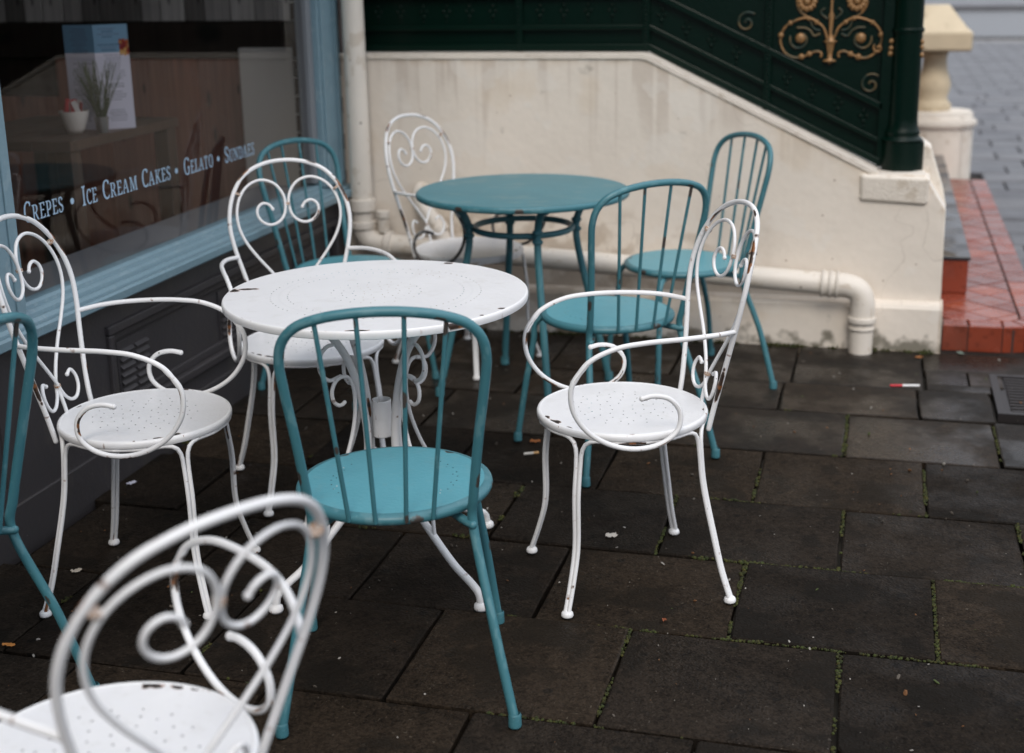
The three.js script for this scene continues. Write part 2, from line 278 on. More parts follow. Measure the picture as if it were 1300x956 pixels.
const mBlue = std({ roughness: 0.4, bumpMap: rep(paintBump, 2, 2), bumpScale: 0.0012, map: rep(colorTex(512, 512, (u, v) => { const n = fbm(u, v, 6, 4, 291, 24), s = sst(0.64, 0.76, fbm(u, v, 30, 4, 297)); return [0.19, 0.295, 0.35].map((q, i) => mix(q * (0.9 + 0.18 * n), [0.29, 0.38, 0.42][i], 0.4 * s)); }), 1, 1) });
const mGreyFrame = std({ color: lin(0.20, 0.215, 0.235), roughness: 0.5 });
const mCharcoal = std({ roughness: 0.5, bumpMap: rep(paintBump, 2, 2), bumpScale: 0.001, map: colorTex(512, 512, (u, v) => { const n = fbm(u, v, 5, 5, 301), k = chipField(u, v, [30, 30], 305, 0.12, 0.08), s = sst(0.6, 0.75, fbm(u, v, 24, 4, 307, 8)); return [0.047, 0.043, 0.046].map((q, i) => mix(mix(q * (0.85 + 0.3 * n), [0.062, 0.056, 0.052][i], 0.5 * s), 0.3, 0.5 * sst(0.4, 0.7, k))); }) });
const mGlass = new THREE.MeshPhysicalMaterial({ color: lin(0.82, 0.8, 0.79), transmission: 1, thickness: 0, roughness: 0, ior: 1.45, specularIntensity: 0.6 });
const mLetter = std({ color: lin(0.40, 0.55, 0.70), roughness: 0.5 });
const mBrick = std({ roughness: 0.85, map: colorTex(256, 256, (u, v) => { const n = fbm(u, v, 8, 4, 311); return [0.085 * (0.5 + n), 0.05 * (0.5 + n), 0.035 * (0.5 + n)]; }) });
const mFacade = std({ map: rep(creamMap, 0.6, 0.6), color: lin(0.75, 0.75, 0.76), roughness: 0.8 });
const mIron = phys({ color: lin(0.0006, 0.0095, 0.006), roughness: 0.27, specularIntensity: 0.38, bumpMap: rep(paintBump, 3, 3), bumpScale: 0.001 });
const mGold = std({ roughness: 0.45, metalness: 0.25, map: colorTex(256, 256, (u, v) => { const n = fbm(u, v, 10, 4, 321), s = sst(0.6, 0.72, fbm(u, v, 26, 3, 327)); return [0.34, 0.18, 0.07].map((q, i) => mix(q * (0.75 + 0.4 * n), [0.03, 0.05, 0.035][i], 0.75 * s)); }) });
const mOldGold = std({ roughness: 0.5, map: colorTex(256, 256, (u, v) => { const s = sst(0.42, 0.6, fbm(u, v, 14, 4, 331)); return [0.13, 0.09, 0.04].map((q, i) => mix(q, [0.008, 0.03, 0.023][i], s)); }) });
const tileTones = [[0.24, 0.046, 0.022], [0.17, 0.034, 0.018], [0.29, 0.066, 0.032], [0.21, 0.05, 0.028]];
const tileTex = colorTex(512, 512, (u, v) => { const n = fbm(u, v, 8, 5, 341), s = sst(0.6, 0.75, fbm(u, v, 20, 4, 347)); return [1, 1, 1].map((q, i) => mix(0.75 + 0.4 * n, 0.4, 0.45 * s)); });
const tileRough = valueTex(256, 256, (u, v) => 0.08 + 0.34 * sst(0.35, 0.7, fbm(u, v, 8, 4, 351)));
const mTile = tileTones.map(t => std({ map: rep(tileTex, 2, 2), color: lin(...t), roughnessMap: rep(tileRough, 2, 2), roughness: 1, bumpMap: rep(flagBump, 2, 2), bumpScale: 0.0008 }));
const mGrout = std({ color: lin(0.03, 0.02, 0.017), roughness: 0.8 });
const mSlate = std({ map: rep(colorTex(256, 256, (u, v) => { const k = 0.75 + 0.5 * fbm(u, v, 6, 4, 531, 20); return [0.026 * k, 0.027 * k, 0.031 * k]; }), 1.5, 1.5), roughnessMap: rep(tileRough, 1, 1), roughness: 1 });
const mStone = std({ roughness: 0.75, bumpMap: rep(flagBump, 1, 1), bumpScale: 0.002, map: colorTex(512, 512, (u, v) => { const n = fbm(u, v, 6, 5, 361), s = sst(0.55, 0.72, fbm(u, v, 12, 4, 367)); return [0.6, 0.5, 0.35].map((q, i) => mix(q * (0.82 + 0.3 * n), [0.22, 0.16, 0.09][i], 0.45 * s)); }) });
const mCastIron = std({ color: lin(0.022, 0.018, 0.018), roughness: 0.55, metalness: 0.3 });
const mDark = std({ color: lin(0.15, 0.115, 0.095), roughness: 0.85 });
const woodMap = (r, g, b, s) => colorTex(256, 512, (u, v) => { const gr = fbm(u, v, 40, 3, s, 3), n = fbm(u, v, 4, 4, s + 5, 3), kn = sst(0.25, 0.75, chipField(u, v, [2, 4], s + 9, 0.22, 0.5, 1, 1.5)); const k = (0.55 + 0.6 * gr) * (0.75 + 0.5 * n) * (1 - 0.75 * kn); return [r * k, g * k, b * k]; });
const mPlank = [std({ map: woodMap(0.6, 0.58, 0.56, 401), roughness: 0.8 }), std({ map: woodMap(0.28, 0.265, 0.25, 411), roughness: 0.8 }), std({ map: woodMap(0.8, 0.78, 0.75, 421), roughness: 0.8 })];
const mBoard = [std({ map: woodMap(0.5, 0.2, 0.13, 431), roughness: 0.7 }), std({ map: woodMap(0.44, 0.19, 0.135, 441), roughness: 0.7 })];
const mWood = std({ map: woodMap(0.085, 0.05, 0.034, 451), roughness: 0.5 });

// ---------------------------------------------------------------- ground and paving
{
  const g = new THREE.PlaneGeometry(240, 240, 1, 1); g.rotateX(-Math.PI / 2); g.translate(0, -0.034, -40); scaleUV(g, 200, 200);
  struct('ground', g, mSoil);
}
const mossSpots = [];
{
  const pav = structGroup('pavement');
  const rows = [-5.13, -4.645, -4.333, -3.937, -3.522, -3.128, -2.722, -2.31, -1.9, -1.49, -1.08, -0.67, -0.2, 0.3, 0.8]; // joints between courses
  const firstJoint = [0.20, 0.168, -0.051, 0.169, -0.039, 0.18, -0.028, 0.17, -0.05, 0.18, -0.03, 0.17, -0.05, 0.18];
  const W = 0.4455; let k = 0;
  for (let r = 0; r < rows.length - 1; r++) {
    const zf = rows[r], zn = rows[r + 1], wet = zn < -3.9;
    const js = []; for (let j = -6; j <= 6; j++) js.push(firstJoint[r] + j * W + rr(-0.008, 0.008));
    js.forEach((x, j) => { if (x > -2.1 && x < 2.3 && zf < -1.2) mossSpots.push([x, zf, x, zn, r < 2 ? 0.25 : x > -0.6 ? 0.9 : 0.35]); });
    if (zf < -1.2) for (let x = -2.05; x < 2.2; x += 0.15) mossSpots.push([x, zf, x + 0.15, zf, (x > -0.9 && zf > -3.7 ? 0.85 : 0.3) * (hash(Math.round(x * 40), r, 5) > 0.35 ? 1 : 0.15)]);
    for (let j = 0; j < js.length - 1; j++) {
      const g0 = 0.0035 + rr(0, 0.002); let x0 = Math.max(js[j], -2.085) + g0, x1 = js[j + 1] - g0; if (x1 - x0 < 0.05) continue;
      let z0 = zf + g0, z1 = zn - g0;
      // the iron cover and its surround take the place of one corner
      if (r === 1 && x0 > 0.15 && x0 < 0.25) { x1 = 0.405; } else if (r === 1 && x0 > 0.3) continue;
      if (r === 0 && x0 > 0.15) { if (x0 < 0.25) z1 = -4.9; else continue; }
      const p = () => rr(-0.0022, 0.0022), cor = [[x0, z0], [x1, z0], [x1, z1], [x0, z1]], poly = [];
      for (let q = 0; q < 4; q++) { const a = cor[q], b = cor[(q + 1) % 4], chip = rnd() < 0.22 ? rr(0.012, 0.03) : 0.004, L = Math.hypot(b[0] - a[0], b[1] - a[1]); // chipped corners
        for (const t of [chip / L, 0.3 + p() * 20, 0.66 + p() * 20, 1 - (q % 2 ? 0.004 : chip * 0.6) / L]) poly.push([mix(a[0], b[0], t) + p(), mix(a[1], b[1], t) + p()]); }
      const y1 = rr(-0.005, 0.002);
      part(k ? 'flagstone_' + String(k).padStart(3, '0') : 'flagstone', prism(poly, -0.04, y1, 0.003, rnd() * 3, rnd() * 3), (wet ? mFlagWet : mFlag)[Math.floor(rnd() * 4)], pav); k++;
    }
  }
  // smaller setts and concrete round the cover
  for (const [x0, x1, z0, z1, m] of [[0.205, 0.345, -4.895, -4.73, mFlagWet[1]], [0.35, 0.46, -4.895, -4.73, mFlagWet[2]], [0.205, 0.415, -4.725, -4.655, mFlagWet[3]], [0.63, 1.9, -5.13, -4.9, mFlagWet[0]], [0.945, 1.9, -4.895, -4.34, mFlagWet[1]], [0.47, 0.94, -4.99, -4.9, mFlagWet[2]]])
    { part('flagstone_' + String(k).padStart(3, '0'), prism([[x0, z0], [x1, z0], [x1, z1], [x0, z1]], -0.04, rr(-0.004, -0.001), 0.003, rnd(), rnd()), m, pav); k++; }
}
{ // street paving beyond the steps, each slab on its own as far as it can be told apart
  const st = structGroup('street_paving'); let k = 0;
  for (let r = 0, z = -5.15; z > -15.6; r++) {
    const d = 0.35, z1 = z - d; let x = 0.68 - (r % 2 ? 0.22 : 0) - (r % 3) * 0.05;
    while (x < 3.2) {
      const w = rr(0.36, 0.5); const lo = z1 < -9.3 ? -1.2 : 0.66;
      const x0 = Math.max(x, lo) + 0.006, x1 = x + w - 0.006;
      if (x1 - x0 > 0.06) { part(k ? 'paver_' + String(k).padStart(3, '0') : 'paver', prism([[x0, z1 + 0.006], [x1, z1 + 0.006], [x1, z - 0.006], [x0, z - 0.006]], -0.04, rr(-0.006, 0.001), 0.008, rnd() * 2, rnd() * 2), mPaver[Math.floor(rnd() * 3)], st); k++; }
      x += w;
    }
    z = z1;
  }
  const far = []; for (let r = 0, z = -15.65; z > -24.3; r++, z -= 0.35) for (let x = -1 - (r % 2) * 0.2; x < 5; x += 0.45) far.push(prism([[x, z - 0.34], [x + 0.44, z - 0.34], [x + 0.44, z], [x, z]], -0.04, rr(-0.006, 0), 0.006, rnd() * 2, rnd() * 2));
  const f = part('far_pavers', merge(far), mPaver[0], st); f.userData.kind = 'stuff';
  const kerb = structGroup('kerb'); for (let i = 0; i < 9; i++) part(i ? 'kerbstone_' + String(i).padStart(3, '0') : 'kerbstone', rbox(-2 + i * 0.92, -2 + i * 0.92 + 0.91, -0.3, 0.008, -24.75, -24.42, 0.02), mKerb, kerb);
  const rd = new THREE.PlaneGeometry(60, 14); rd.rotateX(-Math.PI / 2); rd.translate(10, -0.03, -31.8); boxUV(rd); struct('road', boxUV(rd), mRoad);
  struct('dark_road_strip', box(1.45, 14, -0.029, -0.022, -26.3, -24.78), std({ map: rep(flagMap, 1, 1), roughness: 0.9 }));  // dark strip laid over the road edge beyond the kerb
  struct('far_pavement', box(-20, 40, -0.03, 0.08, -46, -38.8), mPaver[2]);
}
{ // moss in the joints: far too many tufts to count
  const g = new THREE.IcosahedronGeometry(1, 0), list = [];
  for (const [x0, z0, x1, z1, dens] of mossSpots) {
    const L = Math.hypot(x1 - x0, z1 - z0), n = Math.round(L * 420);
    for (let i = 0; i < n; i++) { const t = rnd(), x = mix(x0, x1, t), z = mix(z0, z1, t), c = 0.6 * vnoise(x * 9 + 40, z * 9 + 60, 997, 997, 77) + 0.4 * vnoise(x * 30 + 40, z * 30 + 60, 997, 997, 78), w = 0.003 + 0.007 * Math.max(0, c - 0.5) * 2; if (c * 1.3 > 1.2 - dens * 0.72) list.push([x + rr(-w, w), z + rr(-w, w), rr(0.0012, 0.0022 + 0.004 * c), -0.006 + 0.005 * c]); }
  }
  for (let i = 0; i < 3200; i++) { const x = rr(-1.9, 0.27), c = vnoise(x * 14 + 30, 3.5, 997, 997, 79) * 0.6 + vnoise(x * 45 + 30, 3.5, 997, 997, 83) * 0.4; if (c > 0.5 && rnd() < (c - 0.45) * 4) list.push([x, -5.124 + rnd() * rnd() * 0.035, rr(0.0015, 0.0055), -0.003 + rnd() * rnd() * 0.02 * c]); }
  const im = new THREE.InstancedMesh(g, mMoss, list.length), o = new THREE.Object3D(), c = new THREE.Color();
  list.forEach(([x, z, s, y], i) => { o.position.set(x, y, z); o.rotation.set(rnd() * 3, rnd() * 3, 0); o.scale.set(s, s * rr(0.6, 1.1), s); o.updateMatrix(); im.setMatrixAt(i, o.matrix); const k = rr(0.4, 1.25); im.setColorAt(i, c.setRGB(k * rr(0.8, 1.3), k, k)); });
  im.name = 'moss'; im.userData = { kind: 'stuff', label: 'green moss growing in the joints of the paving', category: 'moss' }; im.castShadow = im.receiveShadow = true; scene.add(im);
}
{ // grit and crumbs
  const g = new THREE.IcosahedronGeometry(1, 0), n = 900, im = new THREE.InstancedMesh(g, std({ color: lin(1, 1, 1), roughness: 0.8 }), n), o = new THREE.Object3D(), c = new THREE.Color();
  for (let i = 0; i < n; i++) {
    const x = rr(-2.08, 1.2), z = rr(-5.1, -1.9), s = Math.pow(rnd(), 4) * 0.0042 + 0.0009; o.position.set(x, 0.0005, z); o.rotation.set(rnd() * 3, rnd() * 3, rnd()); o.scale.set(s * rr(1, 2), s * 0.5, s); o.updateMatrix(); im.setMatrixAt(i, o.matrix);
    const t = rnd(); t < 0.35 ? c.setRGB(0.3, 0.28, 0.25) : t < 0.6 ? c.setRGB(0.16, 0.07, 0.025) : t < 0.7 ? c.setRGB(0.05, 0.07, 0.015) : c.setRGB(0.09, 0.075, 0.06); im.setColorAt(i, c);
  }
  im.name = 'grit'; im.userData = { kind: 'stuff', label: 'scattered grit and crumbs on the dark paving', category: 'grit' }; im.castShadow = im.receiveShadow = true; scene.add(im);
}

// ---------------------------------------------------------------- shopfront
const font = await new FontLoader().loadAsync('fonts/droid/droid_serif_regular.typeface.json');
{
  const s = thing('shopfront', 'shop building with pale blue window frame above a charcoal panelled stall riser', 'building');
  const GX = -2.118;
  // stall riser: boards with a sunk panel
  part('plinth', rbox(-2.3, -2.08, -0.03, 0.118, -5.12, 2.5, 0.003), mCharcoal, s);
  part('stall_riser', merge([box(-2.3, -2.088, 0.118, 0.172, -5.118, 2.5), box(-2.3, -2.088, 0.462, 0.55, -5.118, 2.5), box(-2.3, -2.088, 0.172, 0.462, -3.29, -2.78), box(-2.3, -2.088, 0.172, 0.462, -5.118, -5.02), box(-2.3, -2.088, 0.172, 0.462, -2.76, 2.5), box(-2.3, -2.106, 0.172, 0.462, -5.02, -3.29), box(-2.3, -2.092, 0.172, 0.462, -2.78, -2.76)]), mCharcoal, s);
  const mould = (y0, y1, z0, z1) => { // stepped moulding round the sunk panel
    const w = 0.028; return merge([rbox(-2.106, -2.074, y1 - w, y1, z0, z1, 0.006), rbox(-2.106, -2.074, y0, y0 + w, z0, z1, 0.006), rbox(-2.106, -2.0745, y0 + w, y1 - w, z0, z0 + w, 0.006), rbox(-2.106, -2.0745, y0 + w, y1 - w, z1 - w, z1, 0.006), rbox(-2.106, -2.094, y1 - 2 * w, y1 - w, z0 + w, z1 - w, 0.005), rbox(-2.106, -2.094, y0 + w, y0 + 2 * w, z0 + w, z1 - w, 0.005)]);
  };
  part('panel_moulding', mould(0.172, 0.462, -5.02, -3.29), mCharcoal, s);
  for (const z of [-3.36, -4.0, -4.62]) { // louvred vents in two columns
    const v = part('vent_grille', rbox(-2.106, -2.1, 0.2, 0.395, z - 0.18, z, 0.002), mCharcoal, s);
    for (let c = 0; c < 2; c++) for (let i = 0; i < 7; i++) {
      const g = new THREE.BoxGeometry(0.014, 0.005, 0.074); g.rotateZ(-0.75); g.translate(-2.097, 0.222 + i * 0.0235, z - 0.047 - c * 0.086); part('slat', boxUV(g), mCharcoal, v);
    }
  }
  // sill with stepped mouldings
  part('window_sill', merge([extrudeProfile([[-2.14, 0.54], [-2.034, 0.54], [-2.028, 0.545], [-2.027, 0.566], [-2.033, 0.572], [-2.041, 0.572], [-2.043, 0.565], [-2.049, 0.564], [-2.052, 0.574], [-2.06, 0.582], [-2.068, 0.583], [-2.07, 0.578], [-2.077, 0.578], [-2.08, 0.588], [-2.09, 0.595], [-2.098, 0.596], [-2.1, 0.604], [-2.108, 0.611], [-2.14, 0.613]], -5.13, 2.5)]), mBlue, s);
  const jamb = (z0, z1) => merge([rbox(-2.16, -2.078, 0.6, 2.55, z0, z1, 0.004), rbox(-2.078, -2.07, 0.6, 2.55, z0 + 0.02, z1 - 0.02, 0.003), rbox(-2.07, -2.064, 0.6, 2.55, z0 + 0.02, z0 + 0.055, 0.003)]);
  part('window_jamb', jamb(-5.11, -4.915), mBlue, s);
  part('window_jamb', jamb(-2.93, -2.6), mBlue, s);
  part('window_head', rbox(-2.16, -2.07, 2.3, 2.55, -4.915, -2.93, 0.004), mBlue, s);
  part('glazing_bead', merge([rbox(-2.15, -2.1, 0.62, 2.3, -4.914, -4.868, 0.004), rbox(-2.15, -2.105, 0.62, 2.3, -2.96, -2.931, 0.004), rbox(-2.15, -2.1, 2.26, 2.3, -4.868, -2.96, 0.004)]), mGreyFrame, s);
  const pg = new THREE.PlaneGeometry(1.95, 1.66); pg.rotateY(Math.PI / 2); pg.translate(GX, 1.45, -3.91);
  const pane = part('window_glass', pg, mGlass, s);
  const word = (txt, z0, z1, y, m = 1) => { // first letter larger, as small capitals
    const gs = []; let x = 0; [...txt].forEach((ch, i) => { const size = i ? 0.0415 : 0.054; const g = new TextGeometry(ch, { font, size, depth: 0.0008, curveSegments: 5 }); g.translate(x, 0, 0); gs.push(g); g.computeBoundingBox(); x = g.boundingBox.max.x + 0.0045; });
    const g = merge(gs); g.computeBoundingBox(); g.scale((z0 - z1) / g.boundingBox.max.x, m, 1); g.rotateY(Math.PI / 2); g.translate(GX + 0.0015, y, z0); part('lettering', g, mLetter, pane);
  };
  word('CREPES', -3.015, -3.194, 0.8095); word('ICE', -3.287, -3.363, 0.808); word('CREAM', -3.392, -3.583, 0.807); word('CAKES', -3.61, -3.783, 0.806); word('GELATO', -3.869, -4.068, 0.804); word('SUNDAES', -4.154, -4.38, 0.802);
  for (const [z, y] of [[-3.24, 0.83], [-3.823, 0.826], [-4.108, 0.824]]) { const b = new THREE.CylinderGeometry(0.0085, 0.0085, 0.0008, 14); b.rotateZ(Math.PI / 2); b.translate(GX + 0.0015, y, z); part('lettering', b, mLetter, pane); }
  part('shop_fascia', rbox(-2.3, -2.05, 2.55, 3.1, -5.12, 2.5, 0.01), mCharcoal, s);
  { // unseen shallow overhang, inferred and sized from the shade below it
    const aw = part('shade_overhang', boxUV(new THREE.ExtrudeGeometry(new THREE.Shape([[-2.1, 2.95], [-1.66, 2.72], [-1.66, 2.56], [-1.652, 2.56], [-1.652, 2.732], [-2.1, 2.965]].map(p => new THREE.Vector2(...p))), { depth: 7.2, bevelEnabled: false }).translate(0, 0, -5.05)), std({ color: lin(0.06, 0.075, 0.085), roughness: 0.9, side: THREE.DoubleSide }), s);
    for (const z of [-5, -1.5, 2]) part('overhang_arm', straight([-2.08, 2.62, z], [-1.67, 2.7, z], 0.012, 8), mGreyFrame, aw);
  }
  part('upper_wall', merge([box(-2.5, -2.12, 3.1, 9, -5.16, 3.5), box(-2.5, -2.12, 0, 9, -10, -5.46)]), mFacade, s);
  part('corner_brickwork', merge([...Array(42)].map((_, i) => rbox(-2.28, -2.09 - (i % 2) * 0.006, i * 0.0735 - 0.02, i * 0.0735 + 0.045, -5.165, -5.121, 0.003, 1))), mBrick, s);
  part('side_panel', box(-2.3, -2.14, 0.55, 3.1, -2.62, 2.5), mCharcoal, s);
}
function extrudeProfile(xy, z0, z1) { return extrudeXY(xy, z0, z1); }
{ // the room behind the glass
  const fl = struct('shop_floor', box(-6.5, -2.3, -0.03, 0.02, -5.42, 2.4), std({ map: rep(woodMap(0.09, 0.06, 0.045, 461), 1, 1), roughness: 0.6 }));
  struct('shop_ceiling', box(-6.5, -2.3, 2.75, 2.85, -5.42, 2.4), mDark);
  struct('shop_side_wall', box(-6.6, -6.5, -0.03, 2.85, -5.42, 2.4), mDark);
  struct('shop_end_wall', box(-6.5, -2.3, -0.03, 2.85, 2.4, 2.5), mDark);
  const w = structGroup('shop_back_wall');
  part('wall_backing', box(-6.5, -2.16, -0.03, 2.85, -5.40, -5.34), std({ map: woodMap(0.05, 0.032, 0.026, 471), roughness: 0.6 }), w);  // near-black colour paints in the darkness of the unlit room
  let k = 0; for (let x = -6.4; x < -2.4; k++) { const wd = rr(0.085, 0.12); part(k ? 'plank_' + String(k).padStart(3, '0') : 'plank', planar(rbox(x, x + wd - 0.005, 1.22, 2.7, -5.34, -5.312 + rr(0, 0.006), 0.003, 1), x), mPlank[Math.floor(rnd() * 3)], w); x += wd; }
  k = 0; for (let x = -6.4; x < -2.42; k++) { const wd = rr(0.19, 0.24); part(k ? 'board_' + String(k).padStart(3, '0') : 'board', planar(rbox(x, x + wd - 0.004, 0.02, x > -3.5 ? 1.065 : 0.9, -5.34, -5.315 + rr(0, 0.004), 0.003, 1), x), mBoard[k % 2], w); x += wd; }  // stepped tops and brown colour follow the stair wall's reflection in the glass
  part('dark_room_band', rbox(-6.4, -2.4, 1.07, 1.215, -5.34, -5.306, 0.003, 1), std({ map: woodMap(0.05, 0.032, 0.026, 471), roughness: 0.6 }), w);  // dark band added where the room is only unlit, shade put into its colour
  function planar(g, x0) { const p = g.attributes.position, uv = g.attributes.uv; for (let i = 0; i < p.count; i++) uv.setXY(i, (p.getX(i) - x0) / 0.25 + 0.02, p.getY(i) / 1.1); return g; }
  struct('window_board', rbox(-2.36, -2.14, 0.575, 0.605, -4.91, -2.97, 0.005), mGreyFrame);
  solo('interior_panel', rbox(-2.52, -2.2, 0.05, 1.12, -5.17, -5.13, 0.006), std({ color: lin(0.78, 0.76, 0.71), roughness: 0.7 }), 'tall pale panel standing inside the shop beside the window end', 'panel');
  const t = thing('display_table', 'wooden table behind the shop window carrying a folded menu', 'table', [-2.83, 0, -4.2]);
  for (let i = 0; i < 4; i++) part('tabletop_board', rbox(-0.3 + i * 0.15, -0.302 + (i + 1) * 0.15, 0.865, 0.9, -0.42, 0.3, 0.004, 1), mWood, t);
  for (const [x, z] of [[-0.26, -0.38], [0.26, -0.38], [-0.26, 0.26], [0.26, 0.26]]) part('leg', rbox(x - 0.03, x + 0.03, 0.02, 0.865, z - 0.03, z + 0.03, 0.004, 1), mWood, t);
  // folded menu: bluer top paints in where the reflection ends; print lines, dish picture
  const menuTex = (pic, sd) => { const c = document.createElement('canvas'); c.width = 256; c.height = 640; const x = c.getContext('2d'); x.fillStyle = '#dcdcec'; x.fillRect(0, 0, 256, 640); x.fillStyle = '#7fa9c6'; x.fillRect(0, 0, 256, 170);
    seed = sd; for (let i = 0; i < 36; i++) { const y = 24 + i * 16, w = 60 + rnd() * 110, cx = pic && y < 180 ? 100 : 128; if (rnd() < 0.12) continue; x.fillStyle = rnd() < 0.2 ? '#30364e' : '#6d7188'; for (let q = cx - w / 2; q < cx + w / 2;) { const l = 6 + rnd() * 16; x.fillRect(q, y, l, 5); q += l + 5; } }
    if (pic) for (let i = 0; i < 60; i++) { x.fillStyle = ['#a8481e', '#c98a3a', '#8b1c1c', '#d8a860'][i % 4]; x.beginPath(); x.arc(190 + rnd() * 64, 95 + rnd() * 85, 5 + rnd() * 10, 0, 7); x.fill(); }
    const tx = new THREE.CanvasTexture(c); tx.colorSpace = THREE.SRGBColorSpace; return tx; };
  const menu = thing('menu_card', 'folded printed menu standing upright on the table in the window', 'menu', [-2.605, 0.9, -4.215], 0.35);
  for (const [sgn, tex] of [[-1, menuTex(false, 21)], [1, menuTex(true, 22)]]) {
    const m = std({ map: tex, roughness: 0.6 }), g = new THREE.BoxGeometry(0.115, 0.355, 0.0012); g.translate(sgn * 0.0575, 0.178, 0);
    const leaf = part('menu_leaf', g, m, menu); leaf.rotation.y = sgn * 0.35;
  }
  const bowl = thing('sugar_bowl', 'small white bowl of red and white sachets in front of the menu', 'bowl', [-2.635, 0.9, -4.1]);
  part('bowl', lathe([[0.001, 0.002], [0.024, 0.002], [0.033, 0.02], [0.045, 0.055], [0.05, 0.078], [0.047, 0.078], [0.041, 0.055], [0.028, 0.02], [0.001, 0.012]], 28), std({ color: lin(0.78, 0.74, 0.68), roughness: 0.3 }), bowl);
  seed = 77; const mSachetR = std({ color: lin(0.45, 0.03, 0.04), roughness: 0.6 }), mSachetW = std({ color: lin(0.75, 0.73, 0.7), roughness: 0.6 });
  for (let i = 0; i < 13; i++) { const g = new THREE.BoxGeometry(0.016, 0.06, 0.003); g.rotateZ(rr(-0.45, 0.45)); g.rotateY(rr(0, 3)); g.translate(rr(-0.028, 0.028), 0.082 + rr(-0.006, 0.01), rr(-0.024, 0.024)); part('sachet', g, i % 3 ? mSachetR : mSachetW, bowl); }
  const pot = thing('grass_pot', 'little tin pot of green grass beside the sugar bowl', 'plant', [-2.555, 0.9, -4.135]);
  part('pot', lathe([[0.001, 0.001], [0.019, 0.001], [0.024, 0.055], [0.0255, 0.056], [0.022, 0.054], [0.001, 0.045]], 24), std({ color: lin(0.35, 0.35, 0.34), roughness: 0.35, metalness: 0.8 }), pot);
  const blades = []; for (let i = 0; i < 90; i++) { const a = rnd() * 6.28, l = rr(0.1, 0.2), b = rr(0.01, 0.09); blades.push(tube([[0.012 * Math.cos(a), 0.045, 0.012 * Math.sin(a)], [0.02 * Math.cos(a) + b * 0.3 * Math.cos(a), 0.045 + l * 0.5, b * 0.35 * Math.sin(a)], [b * Math.cos(a), 0.045 + l, b * Math.sin(a)]], 0.0011, { n: 4, radial: 3, cap0: false, cap1: false })); }
  const gr = part('grass', merge(blades), std({ color: lin(0.055, 0.085, 0.03), roughness: 0.7 }), pot); gr.userData.kind = 'stuff';
}

// ---------------------------------------------------------------- stair wall, balustrade, pipes, steps
const topY = x => x < -0.87 ? 1.092 : x < 0.0 ? 1.092 - (x + 0.87) * 0.489 : 0.667;
{
  const w = thing('stair_wall', 'cream rendered stair wall with a sloping top and stained paint', 'wall');
  part('wall_body', extrudeXY([[-2.13, -0.03], [0.252, -0.03], [0.245, 0.53], [0.2, 0.6], [0.165, 0.655], [0, 0.652], [-0.87, 1.078], [-2.13, 1.08]], -5.45, -5.17, 0.006), mWall, w);
  part('wall_plinth', extrudeZ([[-5.19, -0.03], [-5.128, -0.03], [-5.126, 0.162], [-5.134, 0.176], [-5.19, 0.19]], -2.1, 0.262), mWall, w);
  // coping, its edge knocked about
  seed = 501; const cp = []; const step = 0.03;
  for (let x = -2.12; x < 0.0; x += step) { const x1 = Math.min(x + step, 0), j = 0.004 * (fbm((x + 3) / 6, 0.2, 60, 3, 503, 1) - 0.5), y0 = topY(x) + j, y1 = topY(x1) + 0.004 * (fbm((x1 + 3) / 6, 0.2, 60, 3, 503, 1) - 0.5); cp.push(extrudeXY([[x, y0 - 0.016], [x1, y1 - 0.016], [x1, y1], [x, y0]], -5.456 - j, -5.163 + j * 1.6, 0.0)); }
  part('coping', merge(cp), mCream, w);
  const bl = new RoundedBoxGeometry(0.245, 0.1, 0.3, 6, 0.014), bp = bl.attributes.position;
  for (let i = 0; i < bp.count; i++) { const x = bp.getX(i), y = bp.getY(i), z = bp.getZ(i); bp.setXYZ(i, x + 0.006 * Math.sin(y * 90 + z * 20), y + 0.0075 * Math.sin(x * 34) + 0.004 * Math.sin(x * 88 + 1), z + 0.004 * Math.sin(x * 50 + y * 40)); }
  bl.computeVertexNormals(); bl.translate(0.066, 0.608, -5.302); part('pier_block', boxUV(bl), mCream, w);
  // weathered cement hip at the end of the wall
  part('cement_hip', extrudeXY([[0.16, 0.55], [0.25, 0.528], [0.236, 0.585], [0.21, 0.66], [0.185, 0.735], [0.16, 0.755]], -5.45, -5.3, 0.008), mCream, w);
}
function extrudeZ(zy, x0, x1) { const g = new THREE.ExtrudeGeometry(new THREE.Shape(zy.map(p => new THREE.Vector2(-p[0], p[1]))), { depth: x1 - x0, bevelEnabled: false }); g.rotateY(Math.PI / 2); g.translate(x0, 0, 0); return boxUV(g); }
